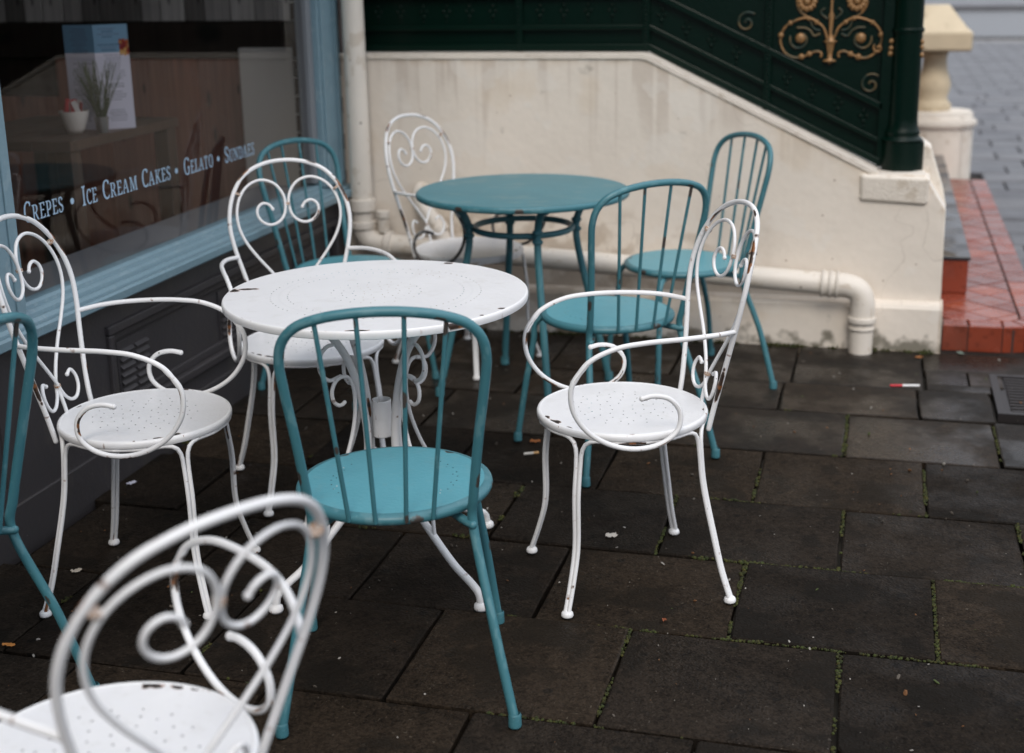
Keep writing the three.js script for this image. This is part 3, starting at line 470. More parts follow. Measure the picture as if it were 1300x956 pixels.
{
  const b = thing('iron_balustrade', 'dark green cast iron stair balustrade with gilded scrolls and round newel post', 'balustrade', [0, 0, -5.31]);
  const R = (x0, x1, off, h, z0, z1) => { const xs = [x0]; for (const k of [-0.87]) if (k > x0 && k < x1) xs.push(k); xs.push(x1); return extrudeXY([...xs.map(x => [x, topY(x) + off]), ...xs.slice().reverse().map(x => [x, topY(x) + off + h])], z0, z1, 0.003); };
  const spans = [[-2.1, -1.405], [-1.375, -0.9], [-0.872, -0.436], [-0.406, 0.005]];
  for (const [a, c] of spans) { part('panel_plate', R(a, c, 0.012, 0.95, -0.022, -0.012), mIron, b); }
  part('bottom_rail', R(-2.1, 0.005, 0.006, 0.022, -0.02, 0.018), mIron, b);
  part('lower_rail', R(-2.1, 0.005, 0.088, 0.012, -0.012, 0.012), mIron, b);
  part('middle_rail', R(-2.1, 0.005, 0.213, 0.02, -0.012, 0.016), mIron, b);
  part('hand_rail', R(-2.1, 0.03, 0.96, 0.05, -0.04, 0.04), mIron, b);
  for (const x of [-1.39, -0.886, -0.421]) {
    const p = part('post', rbox(x - 0.014, x + 0.014, topY(x) + 0.002, topY(x) + 0.98, -0.018, 0.014, 0.003), mIron, b);
    const bd = []; for (let y = topY(x) + 0.02; y < topY(x) + 0.95; y += 0.017) { const g = new THREE.SphereGeometry(0.0055, 6, 5); g.translate(x, y, 0.015); bd.push(g); } const bm = part('beading', merge(bd), mIron, p); bm.userData.kind = 'stuff';
  }
  for (let x = -1.98; x < -0.02; x += 0.096) { if ([-1.39, -0.886, -0.421].some(q => Math.abs(q - x) < 0.045)) continue; const y = topY(x) + 0.152, gs = []; for (const [dx, dy, r] of [[0, 0.026, 0.008], [-0.012, 0.006, 0.008], [0.012, 0.006, 0.008], [0, -0.014, 0.009], [0, -0.034, 0.005]]) { const g = new THREE.SphereGeometry(r, 8, 6); g.scale(1, 1, 0.7); g.translate(x + dx, y + dy, -0.01); gs.push(g); } part('boss', merge(gs), mIron, b); }
  // gilded arabesque; traced in its own panel plane
  const K = 0.000392, O = (x, y) => [-0.194 + (x - 680) * K, 1.056 + (560 - y) * K];
  const scroll = (pts, r, sgn, mat, name, n) => part(name, tube(pts.map(([x, y], i) => { const [X, Y] = O(680 + sgn * (x - 680), y); return [X, Y, -0.006]; }), r * 0.8, { radial: 7, step: 0.008 }), mat, b);
  for (const s of [1, -1]) {
    scroll([[655, 365], [612, 250], [552, 195], [470, 155], [370, 170], [270, 222], [216, 310], [216, 400], [258, 478], [340, 524], [420, 520], [490, 490], [556, 465], [604, 485], [596, 515]], 0.0062, s, mGold, 'gilt_scroll');
    scroll([[575, 305], [525, 322], [490, 275], [440, 248], [370, 246]], 0.005, s, mOldGold, 'gilt_tendril');
    scroll([[303, 325], [305, 375], [335, 420], [385, 436], [440, 408], [458, 350], [430, 305]], 0.005, s, mOldGold, 'gilt_tendril');
    scroll([[470, 155], [400, 105], [365, 50], [355, 0], [380, -70], [450, -100], [520, -70]], 0.005, s, mGold, 'gilt_scroll');
    scroll([[490, 190], [510, 240], [545, 265], [575, 268]], 0.004, s, mOldGold, 'gilt_tendril');
    scroll([[640, 160], [600, 130], [580, 95], [610, 70]], 0.005, s, mOldGold, 'gilt_tendril');
    const [ex, ey] = O(680 + s * (400 - 680), 342); const ball = new THREE.SphereGeometry(0.019, 14, 10); ball.scale(1, 1, 0.6); ball.translate(ex, ey, -0.006); part('gilt_bud', ball, mGold, b);
    const [fx, fy] = O(680 + s * (450 - 680), 5); const pet = []; for (let i = 0; i < 12; i++) { const a = i / 12 * 6.283, g = new THREE.SphereGeometry(0.0125, 8, 6); g.scale(1, 0.75, 0.6); g.rotateZ(a); g.translate(fx + 0.026 * Math.cos(a), fy + 0.026 * Math.sin(a), -0.004); pet.push(g); } const ct = new THREE.SphereGeometry(0.014, 10, 8); ct.translate(fx, fy, -0.004); pet.push(ct); part('gilt_rosette', merge(pet), mGold, b);
    for (const [x, y, r] of [[215, 315, 0.011], [415, 518, 0.012], [488, 492, 0.011], [545, 195, 0.009], [300, 200, 0.009], [470, 160, 0.009]]) { const [X, Y] = O(680 + s * (x - 680), y), g = new THREE.SphereGeometry(r, 8, 6); g.scale(1, 1, 0.7); g.translate(X, Y, -0.005); part('gilt_bud', g, mGold, b); }
  }
  { const [vx, vy] = O(680, 560); const g = lathe([[0.002, -0.012], [0.005, -0.006], [0.024, -0.001], [0.025, 0.005], [0.008, 0.01], [0.009, 0.03], [0.014, 0.055], [0.017, 0.068], [0.027, 0.074], [0.014, 0.078], [0.006, 0.1], [0.008, 0.15], [0.011, 0.17], [0.005, 0.178], [0.004, 0.24]], 14); g.scale(1, 1, 0.6); g.translate(vx, vy, -0.004); part('gilt_vase', g, mGold, b); }
  for (const [x, y] of [[-0.504, 1.2], [-0.04, 0.972], [-0.77, 1.32]]) { const pts = []; for (let i = 0; i <= 22; i++) { const a = 0.9 + i / 22 * 8.2, r = 0.04 * (1 - i / 26); pts.push([x + r * Math.cos(a), y + r * Math.sin(a), -0.006]); } part('faded_scroll', tube(pts, 0.0042, { radial: 6, step: 0.006 }), mOldGold, b); }
  // newel post
  const oct = (r, y0, y1) => { const g = new THREE.CylinderGeometry(r, r, y1 - y0, 8, 1); g.rotateY(Math.PI / 8); g.translate(0.088, (y0 + y1) / 2, 0); return flat(g); };
  const n = part('newel_post', merge([oct(0.081, 0.655, 0.765)]), mIron, b);
  const ns = lathe([[0.06, 0.765], [0.076, 0.766], [0.077, 0.772], [0.068, 0.78], [0.061, 0.787], [0.066, 0.795], [0.062, 0.806], [0.056, 0.82], [0.0535, 0.85], [0.0535, 1.16], [0.059, 1.164], [0.059, 1.176], [0.0535, 1.18], [0.052, 1.9], [0.07, 1.92], [0.06, 1.98], [0.02, 2.04], [0.001, 2.05]], 32); ns.translate(0.082, 0, 0); part('shaft', ns, mIron, n);
  part('stile', rbox(-0.006, 0.04, 0.668, 1.62, -0.02, 0.016, 0.003), mIron, b);
  for (const [dx, dy] of [[-0.056, 1.13], [-0.056, 1.105], [-0.058, 1.085], [0.05, 1.128], [0.05, 1.108], [0.052, 1.08]]) { const g = new THREE.SphereGeometry(0.0105, 10, 8); g.translate(0.082 + dx, dy, 0.012); part('gilt_bud', g, mGold, n); }
  for (const [x, y] of [[0.03, 1.105]]) { const pts = []; for (let i = 0; i <= 18; i++) { const a = 2.5 + i / 18 * 7, r = 0.018 * (1 - i / 22); pts.push([x - 0.05 + r * Math.cos(a), y + r * Math.sin(a), 0]); } part('gilt_scroll', tube(pts, 0.0045, { radial: 6, step: 0.005 }), mGold, b); }
}
{
  const p = thing('drain_pipe', 'cream painted downpipe turning along the wall foot into the ground', 'pipe');
  const ring = (c, dir, r, h) => { const g = lathe([[r * 0.8, -h / 2], [r * 0.97, -h / 2], [r, -h / 2 + 0.004], [r, h / 2 - 0.004], [r * 0.97, h / 2], [r * 0.8, h / 2]], 28); g.applyQuaternion(new THREE.Quaternion().setFromUnitVectors(V(0, 1, 0), V(...dir).normalize())); g.translate(...c); return g; };
  const X = -1.995, Z = -5.078;
  part('upright_pipe', straight([X, 0.43, Z], [X - 0.006, 3.6, Z], 0.043, 28), mPipe, p);
  part('collar', ring([X, 0.505, Z], [0, 1, 0], 0.053, 0.05), mPipe, p); part('collar', ring([X, 0.425, Z], [0, 1, 0], 0.053, 0.03), mPipe, p);
  part('elbow', tube([[X, 0.44, Z], [X + 0.002, 0.405, Z], [X + 0.025, 0.365, Z], [X + 0.07, 0.35, Z], [X + 0.12, 0.347, Z]], 0.045, { radial: 24, step: 0.01 }), mPipe, p);
  part('collar', ring([X + 0.11, 0.348, Z], [1, -0.06, 0], 0.053, 0.03), mPipe, p);
  const yAt = x => mix(0.348, 0.258, (x + 1.9) / 1.75);
  part('horizontal_pipe', straight([-1.9, yAt(-1.9), Z], [-0.14, yAt(-0.14), Z], 0.042, 28), mPipe, p);
  for (const x of [-0.175, -0.148, -0.122]) part('collar', ring([x, yAt(x), Z], [1, -0.051, 0], 0.0515, 0.012), mPipe, p);
  part('collar', ring([-0.148, yAt(-0.148), Z], [1, -0.051, 0], 0.047, 0.06), mPipe, p);
  part('elbow', tube([[-0.13, 0.258, Z], [-0.085, 0.254, Z], [-0.045, 0.236, Z], [-0.028, 0.2, Z], [-0.026, 0.12, Z]], 0.045, { radial: 24, step: 0.01 }), mPipe, p);
  part('outlet_pipe', straight([-0.026, 0.0, Z], [-0.026, 0.13, Z], 0.043, 28), mPipe, p);
  part('collar', ring([-0.026, 0.128, Z], [0, 1, 0], 0.052, 0.022), mPipe, p); part('collar', ring([-0.026, 0.095, Z], [0, 1, 0], 0.048, 0.012), mPipe, p);
  part('branch_pipe', merge([tube([[-1.77, 0.56, -5.2], [-1.765, 0.545, -5.13], [-1.735, 0.5, Z], [-1.68, 0.42, Z], [-1.65, 0.35, Z]], 0.034, { radial: 20, step: 0.01 }), ring([-1.675, 0.415, Z], [-0.5, 0.8, 0], 0.041, 0.03)]), mPipe, p);
  part('capped_stub', merge([straight([-1.905, 0.4, Z + 0.005], [-1.905, 0.485, Z + 0.005], 0.022, 16), ring([-1.905, 0.47, Z + 0.005], [0, 1, 0], 0.027, 0.03)]), mPipe, p);
}
{ // tiled steps rising behind the wall
  const s = thing('tiled_steps', 'wet red quarry tiled entrance steps beside the cream wall', 'steps');
  const y1 = 0.1, xo = 0.643, zf = -5.17, xl = 0.268, rad = 0.16;
  const outer = [], inner = [], bw = 0.092;
  outer.push([xl, zf]); inner.push([xl, zf - bw]);
  const arc = []; for (let i = 0; i <= 6; i++) { const a = Math.PI / 2 - i / 6 * Math.PI / 2; arc.push([Math.cos(a), Math.sin(a)]); }
  for (const [c, sn] of arc) { outer.push([xo - rad + rad * c, zf - rad + rad * sn]); inner.push([xo - rad + (rad - bw) * c, zf - rad + (rad - bw) * sn]); }
  outer.push([xo, -8.75]); inner.push([xo - bw, -8.75]);
  part('step_core', prism([...outer.map(([x, z]) => [x - 0.004, z - 0.004]), [-2.0, -8.75], [-2.0, -5.46], [xl, -5.46]].filter((p, i, a) => true), -0.03, y1 - 0.009, 0.002), mGrout, s);
  const between = (pa, pb, ia, ib, y0 = 0) => { const sh = (a, b, t) => [mix(a[0], b[0], t), mix(a[1], b[1], t)], g = 0.02; return prism([sh(pa, pb, g), sh(pb, pa, g), sh(sh(ib, ia, g), sh(pb, pa, g), 0.04), sh(sh(ia, ib, g), sh(pa, pb, g), 0.04)], y0, y1, 0.005, rnd(), rnd()); };
  seed = 601; let m = 0;
  const addT = (g, nm = 'tile') => part(nm, g, mTile[Math.floor(rnd() * 4)], s);
  addT(between([xl, zf], [0.36, zf], [xl, zf - bw], [0.36, zf - bw])); addT(between([0.36, zf], [0.483, zf], [0.36, zf - bw], [0.483, zf - bw]));
  for (let i = 1; i < 7; i += 2) addT(between(outer[i], outer[Math.min(i + 2, 7)], inner[i], inner[Math.min(i + 2, 7)]));
  for (let z = zf - rad; z > -8.7; z -= 0.2) addT(between([xo, z], [xo, z - 0.2], [xo - bw, z], [xo - bw, z - 0.2]));
  // diamond field, clipped to the inner outline
  const clip = (poly, a, b) => { const out = [], side = p => (b[0] - a[0]) * (p[1] - a[1]) - (b[1] - a[1]) * (p[0] - a[0]); poly.forEach((p, i) => { const q = poly[(i + 1) % poly.length], sp = side(p), sq = side(q); if (sp >= 0) out.push(p); if (sp * sq < 0) { const t = sp / (sp - sq); out.push([mix(p[0], q[0], t), mix(p[1], q[1], t)]); } }); return out; };
  const bound = [...inner.map(([x, z]) => [x - 0.003, z - 0.003]), [xl, -8.75]]; let ar = 0; bound.forEach((p, i) => { const q = bound[(i + 1) % bound.length]; ar += p[0] * q[1] - q[0] * p[1]; }); const B = ar > 0 ? bound : bound.slice().reverse();
  const dx = 0.095, dz = 0.095;
  for (let i = -1; i < 6; i++) for (let j = 0; j < 40; j++) {
    const cx = xl + i * dx, cz = -5.2 - j * dz * 1.0; if ((i + j) % 2) continue; const q = 0.0045;
    let poly = [[cx, cz - dz + q], [cx + dx - q, cz], [cx, cz + dz - q], [cx - dx + q, cz]]; for (let k = 0; k < B.length && poly.length; k++) poly = clip(poly, B[k], B[(k + 1) % B.length]);
    if (poly.length < 3) continue; let A = 0; poly.forEach((p, k) => { const w = poly[(k + 1) % poly.length]; A += p[0] * w[1] - w[0] * p[1]; }); if (Math.abs(A) < 0.0012) continue;
    addT(prism(poly, y1 - 0.012, y1 - 0.001 - rr(0, 0.001), 0.0015, rnd(), rnd()));
  }
  // upper steps: red sides, slate treads
  for (let i = 0; i < 6; i++) { const x = 0.378 - i * 0.3, yb = 0.1 + i * 0.15, fr = i ? -5.46 : -5.69; const r = part('riser', rbox(-2.0, x, yb - (i ? 0.02 : 0.001), yb + 0.135, -8.7, fr, 0.004, 1), mTile[i % 4], s); part('tread', rbox(-2.0, x + 0.008, yb + 0.136, yb + 0.152, -8.7, fr + 0.006, 0.004, 1), mSlate, s); }
}
{ // pedestal and stone baluster on the far side of the steps
  const s = thing('stone_pedestal', 'rounded cream pedestal topped by a tan stone baluster and coping beyond the steps', 'pedestal', [0.36, 0, -8.98]);
  const dr = lathe([[0.205, -0.03], [0.205, 0.395], [0.222, 0.402], [0.226, 0.425], [0.218, 0.44], [0.2, 0.447], [0.2, 0.475], [0.185, 0.492], [0.001, 0.5]], 40); part('pedestal_drum', boxUV(dr), mCream, s);
  const prof = [[0.11, 0.495], [0.115, 0.53], [0.1, 0.545], [0.085, 0.57], [0.098, 0.615], [0.105, 0.65], [0.096, 0.69], [0.078, 0.74], [0.07, 0.8], [0.074, 0.835], [0.09, 0.862], [0.001, 0.863]];
  const sq = lathe(prof, 28); sq.translate(-0.05, 0, 0); part('baluster', boxUV(sq), mStone, s);
  const sq2 = lathe(prof, 28); sq2.translate(-0.36, 0, -0.02); part('baluster', boxUV(sq2), mStone, s);
  part('coping_block', rbox(-1.4, 0.155, 0.864, 0.985, -0.21, 0.21, 0.02), mStone, s);
  const py = new THREE.CylinderGeometry(0.1, 0.27, 0.15, 4); py.rotateY(Math.PI / 4); py.translate(-0.055, 1.058, 0); part('coping_top', boxUV(py), mStone, s);
  part('low_wall', rbox(-1.4, -0.1, -0.03, 0.49, -0.14, 0.12, 0.01), mCream, s);
}

// ---------------------------------------------------------------- furniture
const SEAT = 0.43;
// white scrollwork armchair: faces +z
function makeArmchair(label, lean = 0.215) {
  const t = thing('bistro_armchair', label, 'chair');
  seed = 701; const zb = 0.195, bow = 0.018;
  const B = (u, w, dz = 0) => V(u, SEAT + w * Math.cos(lean), -zb - w * Math.sin(lean) + bow * u * u / 0.0169 + dz);
  part('seat', disc(0.193, SEAT - 0.001, 64), mSeatWhite[0], t);
  const rim = lathe([[0.19, SEAT - 0.0012], [0.1935, SEAT + 0.0008], [0.198, SEAT - 0.0015], [0.2, SEAT - 0.007], [0.199, SEAT - 0.016], [0.195, SEAT - 0.018], [0.194, SEAT - 0.012]], 64); scaleUV(rim, 1.25, 0.03); part('seat_rim', rim, mWhite, t);
  const hoop = [[-0.108, -0.035], [-0.113, 0.02], [-0.128, 0.09], [-0.148, 0.17], [-0.166, 0.24], [-0.174, 0.3], [-0.168, 0.355], [-0.148, 0.405], [-0.112, 0.446], [-0.06, 0.469], [0, 0.476]];
  part('back_hoop', tube([...hoop.map(p => B(...p)), ...hoop.slice(0, -1).reverse().map(([u, w]) => B(-u, w))], 0.0062, { step: 0.012, radial: 10 }), mWhite, t);
  const heart = [[-0.044, 0.338], [-0.052, 0.35], [-0.07, 0.357], [-0.086, 0.347], [-0.09, 0.328], [-0.08, 0.307], [-0.058, 0.294], [-0.034, 0.297], [-0.014, 0.315], [-0.0055, 0.35], [-0.012, 0.383], [-0.035, 0.412], [-0.072, 0.424], [-0.108, 0.413], [-0.135, 0.385], [-0.149, 0.345], [-0.149, 0.305], [-0.136, 0.262], [-0.108, 0.215], [-0.066, 0.16], [-0.028, 0.11], [-0.0055, 0.075], [0.0, 0.062], [0.012, 0.04], [0.035, 0.022], [0.06, 0.022], [0.078, 0.042], [0.08, 0.07], [0.066, 0.088], [0.05, 0.08]];
  for (const s of [1, -1]) part('heart_scroll', tube(heart.map(([u, w]) => B(s * u, w, s > 0 ? 0.0035 : -0.0035)), 0.0043, { step: 0.006, radial: 8, cap0: 1.25, cap1: 1.25 }), mWhite, t);
  part('back_strut', tube([B(0, 0.065), B(0.003, 0.02), B(0.004, -0.02)], 0.0048, { radial: 8 }), mWhite, t);
  const ring = (p, d, r, h) => { const g = new THREE.CylinderGeometry(r, r, h, 10); g.applyQuaternion(new THREE.Quaternion().setFromUnitVectors(V(0, 1, 0), d.clone().normalize())); g.translate(p.x, p.y, p.z); return g; };
  for (const s of [1, -1]) { const p = B(s * 0.1465, 0.392), q = B(s * 0.138, 0.4); const g = ring(p.clone().lerp(B(s * 0.135, 0.385), 0.32), p.clone().sub(B(s * 0.168, 0.355)), 0.0098, 0.006); part('clamp', g, mClamp, t); }
  for (const w of [0.35, 0.066]) { const g = ring(B(0, w), V(0, 1, -0.22), 0.0082, 0.008); g.scale(1, 1, 1); part('clamp', g, mClamp, t); }
  const at = B(0.159, 0.212), arm = [[at.x, at.y, at.z], [0.197, 0.644, -0.16], [0.223, 0.648, -0.08], [0.232, 0.648, 0.02], [0.232, 0.64, 0.085], [0.229, 0.612, 0.145], [0.226, 0.565, 0.178], [0.224, 0.508, 0.176], [0.222, 0.455, 0.142], [0.22, 0.418, 0.085], [0.219, 0.405, 0.025], [0.219, 0.415, -0.03], [0.218, 0.443, -0.064], [0.216, 0.482, -0.068], [0.214, 0.512, -0.045], [0.213, 0.522, -0.008], [0.213, 0.518, 0.018]];
  for (const s of [1, -1]) { const a = part('arm', tube(arm.slice(0, 7).map(([x, y, z]) => V(s * x, y, z)), 0.0059, { step: 0.01, radial: 10 }), mWhite, t); part('arm_scroll', tube(arm.slice(5).map(([x, y, z]) => V(s * x, y, z)), 0.0059, { step: 0.01, radial: 10, cap1: 1.12 }), mWorn, a); }
  for (let i = 0; i < 4; i++) { // each leg: two rods that part under the seat and run on along its edge
    const a0 = Math.PI / 4 + i * Math.PI / 2 + (i === 0 || i === 3 ? 0 : 0), rods = [];
    const front = Math.sin(a0) > 0, foot = front ? 0.256 : 0.285;
    for (const s of [-1, 1]) {
      const P = (r, y, da) => V(r * Math.cos(a0 + s * da), y, r * Math.sin(a0 + s * da));
      rods.push(tube([P(foot, 0.014, 0.017), P(foot - 0.022, 0.075, 0.019), P(foot - 0.042, 0.15, 0.022), P(0.212, 0.28, 0.025), P(0.203, 0.355, 0.028), P(0.2, 0.385, 0.04), P(0.197, 0.402, 0.085), P(0.194, 0.409, 0.17), P(0.193, 0.409, 0.45), P(0.193, 0.409, 0.79)], 0.0052, { step: 0.014, radial: 8 }));
    }
    const leg = part('leg', merge(rods), mWhite, t);
    const f = lathe([[0.001, 0.0], [0.0125, 0.001], [0.0145, 0.005], [0.0135, 0.011], [0.01, 0.015], [0.001, 0.017]], 14); scaleUV(f, 0.1, 0.03, rnd()); f.translate(foot * Math.cos(a0), 0, foot * Math.sin(a0)); part('foot', f, mWhite, leg);
  }
  return t;
}
// teal spindle-back chair: faces +z
function makeSpindleChair(label) {
  const t = thing('spindle_chair', label, 'chair');
  seed = 801; const lean = 0.223, zb = 0.168, bow = 0.021;
  const B = (u, w) => V(u, SEAT + w * Math.cos(lean), -zb - w * Math.sin(lean) + bow * u * u / 0.04);
  part('seat', disc(0.186, SEAT + 0.001, 64), mSeatTeal, t);
  const rim = lathe([[0.18, SEAT + 0.0008], [0.186, SEAT + 0.0012], [0.194, SEAT - 0.001], [0.1985, SEAT - 0.005], [0.2, SEAT - 0.011], [0.197, SEAT - 0.018], [0.192, SEAT - 0.02]], 64); scaleUV(rim, 1.25, 0.03); part('seat_rim', rim, mTeal, t);
  const half = [[-0.226, 'f'], [-0.155, -0.03], [-0.158, 0.02], [-0.171, 0.16], [-0.184, 0.27], [-0.188, 0.325], [-0.18, 0.365], [-0.155, 0.396], [-0.11, 0.415], [-0.055, 0.425]];
  const pts = []; for (const s of [1, -1]) { const h = half.map(([u, w]) => w === 'f' ? [V(s * u, 0.012, -0.245), V(s * -0.19, 0.2, -0.208)] : [B(s * u, w)]).flat(); if (s > 0) pts.push(...h, B(0, 0.428)); else pts.push(...h.reverse()); }
  part('back_frame', tube(pts, 0.0097, { step: 0.012, radial: 12 }), mTeal, t);
  for (const s of [-1, 1]) for (const [ut, ub, wt] of [[0.043, 0.029, 0.424], [0.118, 0.08, 0.409]]) { const b = V(s * ub, SEAT - 0.012, -Math.sqrt(0.2 * 0.2 - ub * ub) - 0.001), a = B(s * ut, wt); part('spindle', straight([b.x, b.y, b.z], [a.x, a.y, a.z], 0.0047, 10), mTeal, t); }
  for (const s of [-1, 1]) {
    part('stretcher', tube([[s * 0.155, SEAT - 0.04, -0.157], [s * 0.13, SEAT - 0.036, -0.125], [s * 0.1, SEAT - 0.03, -0.07]], 0.009, { radial: 10 }), mTeal, t);
    const l = part('leg', tube([[s * 0.06, SEAT - 0.03, 0.06], [s * 0.115, SEAT - 0.028, 0.115], [s * 0.145, SEAT - 0.032, 0.145], [s * 0.16, SEAT - 0.055, 0.16], [s * 0.164, SEAT - 0.1, 0.161], [s * 0.186, 0.19, 0.175], [s * 0.21, 0.012, 0.19]], 0.0097, { step: 0.014, radial: 12 }), mTeal, t);
    const f = lathe([[0.001, 0], [0.0125, 0], [0.0135, 0.004], [0.013, 0.026], [0.0105, 0.03]], 14); const f2 = f.clone(); f.translate(s * 0.21, 0, 0.19); part('foot', f, mTeal, l); f2.translate(s * 0.226, 0, -0.245); part('foot', f2, mTeal, t);
  }
  return t;
}
const TOP = 0.70;
{
  const t = thing('white_table', 'round white perforated metal table with chipped rim and scrolled base', 'table', [-1.116, 0, -2.903]);
  seed = 901;
  part('tabletop', disc(0.3515, TOP, 96), mTableWhite, t);
  const rim = lathe([[0.3495, TOP], [0.352, TOP + 0.0003], [0.3545, TOP - 0.002], [0.3555, TOP - 0.007], [0.3545, TOP - 0.017], [0.351, TOP - 0.019], [0.349, TOP - 0.017]], 96); scaleUV(rim, 2.2, 0.03, 0.2, 0.3); part('table_rim', rim, mWhite, t);
  part('underframe', merge([new THREE.TorusGeometry(0.27, 0.008, 8, 64).rotateX(Math.PI / 2).translate(0, TOP - 0.028, 0)]), mWhite, t);
  for (let i = 0; i < 4; i++) {
    const a = (30.8 + 90 * i) * Math.PI / 180, P = (r, y, o = 0) => V(r * Math.cos(a) - o * Math.sin(a), y, r * Math.sin(a) + o * Math.cos(a));
    const l = part('leg', tube([P(0.27, 0.674), P(0.215, 0.667), P(0.16, 0.64), P(0.112, 0.588), P(0.075, 0.51), P(0.053, 0.42), P(0.046, 0.335), P(0.058, 0.262), P(0.1, 0.2), P(0.17, 0.14), P(0.25, 0.082), P(0.305, 0.056), P(0.328, 0.04), P(0.335, 0.012)], 0.0095, { step: 0.012, radial: 10 }), mWhite, t);
    const f = lathe([[0.001, 0], [0.015, 0.001], [0.0175, 0.007], [0.016, 0.015], [0.01, 0.02], [0.001, 0.021]], 16); scaleUV(f, 0.1, 0.03); const q = P(0.335, 0); f.translate(q.x, 0, q.z); part('foot', f, mWhite, l);
    part('scroll', tube([P(0.108, 0.455), P(0.12, 0.45), P(0.138, 0.462), P(0.142, 0.492), P(0.125, 0.515), P(0.098, 0.515), P(0.082, 0.49), P(0.078, 0.44), P(0.088, 0.38), P(0.115, 0.31), P(0.15, 0.245), P(0.172, 0.195), P(0.178, 0.142)], 0.0048, { step: 0.008, radial: 8 }), mWhite, t);
    part('scroll', tube([P(0.112, 0.518, 0.006), P(0.145, 0.515, 0.006), P(0.168, 0.54, 0.006), P(0.168, 0.575, 0.006), P(0.148, 0.597, 0.004), P(0.128, 0.6, 0)], 0.0048, { step: 0.008, radial: 8 }), mWhite, t);
  }
  const can = lathe([[0.001, 0.345], [0.0225, 0.345], [0.0235, 0.348], [0.0235, 0.388], [0.0225, 0.3895], [0.0235, 0.391], [0.0235, 0.434], [0.0225, 0.437], [0.02, 0.437], [0.02, 0.36], [0.001, 0.358]], 28); scaleUV(can, 0.5, 0.2); part('parasol_sleeve', can, mWhite, t);
}
{
  const t = thing('teal_table', 'round teal metal table with ringed splayed legs by the cream wall', 'table', [-1.147, 0, -4.389]);
  seed = 951; const d = disc(0.351, TOP, 96); part('tabletop', d, mTealTop, t);
  const rim = lathe([[0.349, TOP], [0.354, TOP - 0.0005], [0.358, TOP - 0.004], [0.3595, TOP - 0.01], [0.358, TOP - 0.018], [0.353, TOP - 0.021], [0.349, TOP - 0.018]], 96); scaleUV(rim, 2.2, 0.03); part('table_rim', rim, mTeal, t);
  const und = disc(0.349, TOP - 0.012, 64); und.rotateX(0); part('underside', und, mTeal, t);
  part('leg_ring', new THREE.TorusGeometry(0.165, 0.0105, 10, 64).rotateX(Math.PI / 2).translate(0, 0.572, 0), mTeal, t);
  for (let i = 0; i < 4; i++) {
    const a = (61 + 90 * i) * Math.PI / 180, P = (r, y) => V(r * Math.cos(a), y, r * Math.sin(a));
    const l = part('leg', tube([P(0.3, 0.677), P(0.255, 0.668), P(0.215, 0.64), P(0.192, 0.6), P(0.186, 0.56), P(0.192, 0.5), P(0.245, 0.27), P(0.305, 0.012)], 0.0125, { step: 0.014, radial: 12 }), mTeal, t);
    const kn = []; for (const [r, y] of [[0.188, 0.587], [0.187, 0.555]]) { const q = P(r, y), g = new THREE.SphereGeometry(0.0185, 12, 8); g.scale(1, 0.6, 1); g.translate(q.x, q.y, q.z); kn.push(g); } part('collar', merge(kn), mTeal, l);
    const f = lathe([[0.001, 0], [0.015, 0], [0.016, 0.005], [0.015, 0.03], [0.0125, 0.034]], 14); const q = P(0.305, 0); f.translate(q.x, 0, q.z); part('foot', f, mTeal, l);
  }
}
const arm0 = makeArmchair('white scrollwork armchair whose back leans against the shopfront beside the blue sill');
arm0.position.set(-1.632, 0, -2.705); arm0.rotation.y = 1.72; arm0.userData.group = 'white scrollwork armchairs';
const AG = 'white scrollwork armchairs';
copyThing(arm0, [-0.548, 0, -2.985], -1.1, 'white scrollwork armchair standing clear of everything on the open paving', AG);
copyThing(arm0, [-1.5, 0, -3.39], 0.6, 'white scrollwork armchair tucked behind the white table, heart back facing out', AG);
const far = copyThing(arm0, [-1.432, 0, -4.69], 1.14, 'white scrollwork armchair behind the teal table against the cream wall, its arms rusted dark', AG);
const near = makeArmchair('white scrollwork armchair facing the shopfront with its back to the open paving', 0.335); near.position.set(-0.949, 0, -1.397); near.rotation.y = -2.094; near.userData.group = AG;
far.children.filter(c => c.name === 'arm').forEach(c => { c.children[0].material = mRust; });
for (const [n, k] of [['bistro_armchair_001', 1], ['bistro_armchair_003', 1]]) scene.children.find(o => o.name === n)?.children.forEach(c => { if (c.name === 'seat') c.material = mSeatWhite[k]; });
const TG = 'teal spindle back chairs';
const sp0 = makeSpindleChair('teal spindle back chair pulled up to the white table'); sp0.position.set(-0.915, 0, -2.435); sp0.rotation.y = -2.835; sp0.userData.group = TG;
copyThing(sp0, [-0.754, 0, -3.866], -2.39, 'teal spindle back chair between the teal table and the open white armchair', TG);
copyThing(sp0, [-0.638, 0, -4.6], -0.96, 'teal spindle back chair standing closest to the sloping end of the cream wall', TG);
copyThing(sp0, [-1.744, 0, -4.305], 1.2, 'teal spindle back chair beside the shop window below the word sundaes', TG);
copyThing(sp0, [-1.751, 0, -1.968], -1.62, 'teal spindle back chair facing the charcoal stall riser next to the shopfront armchair', TG);

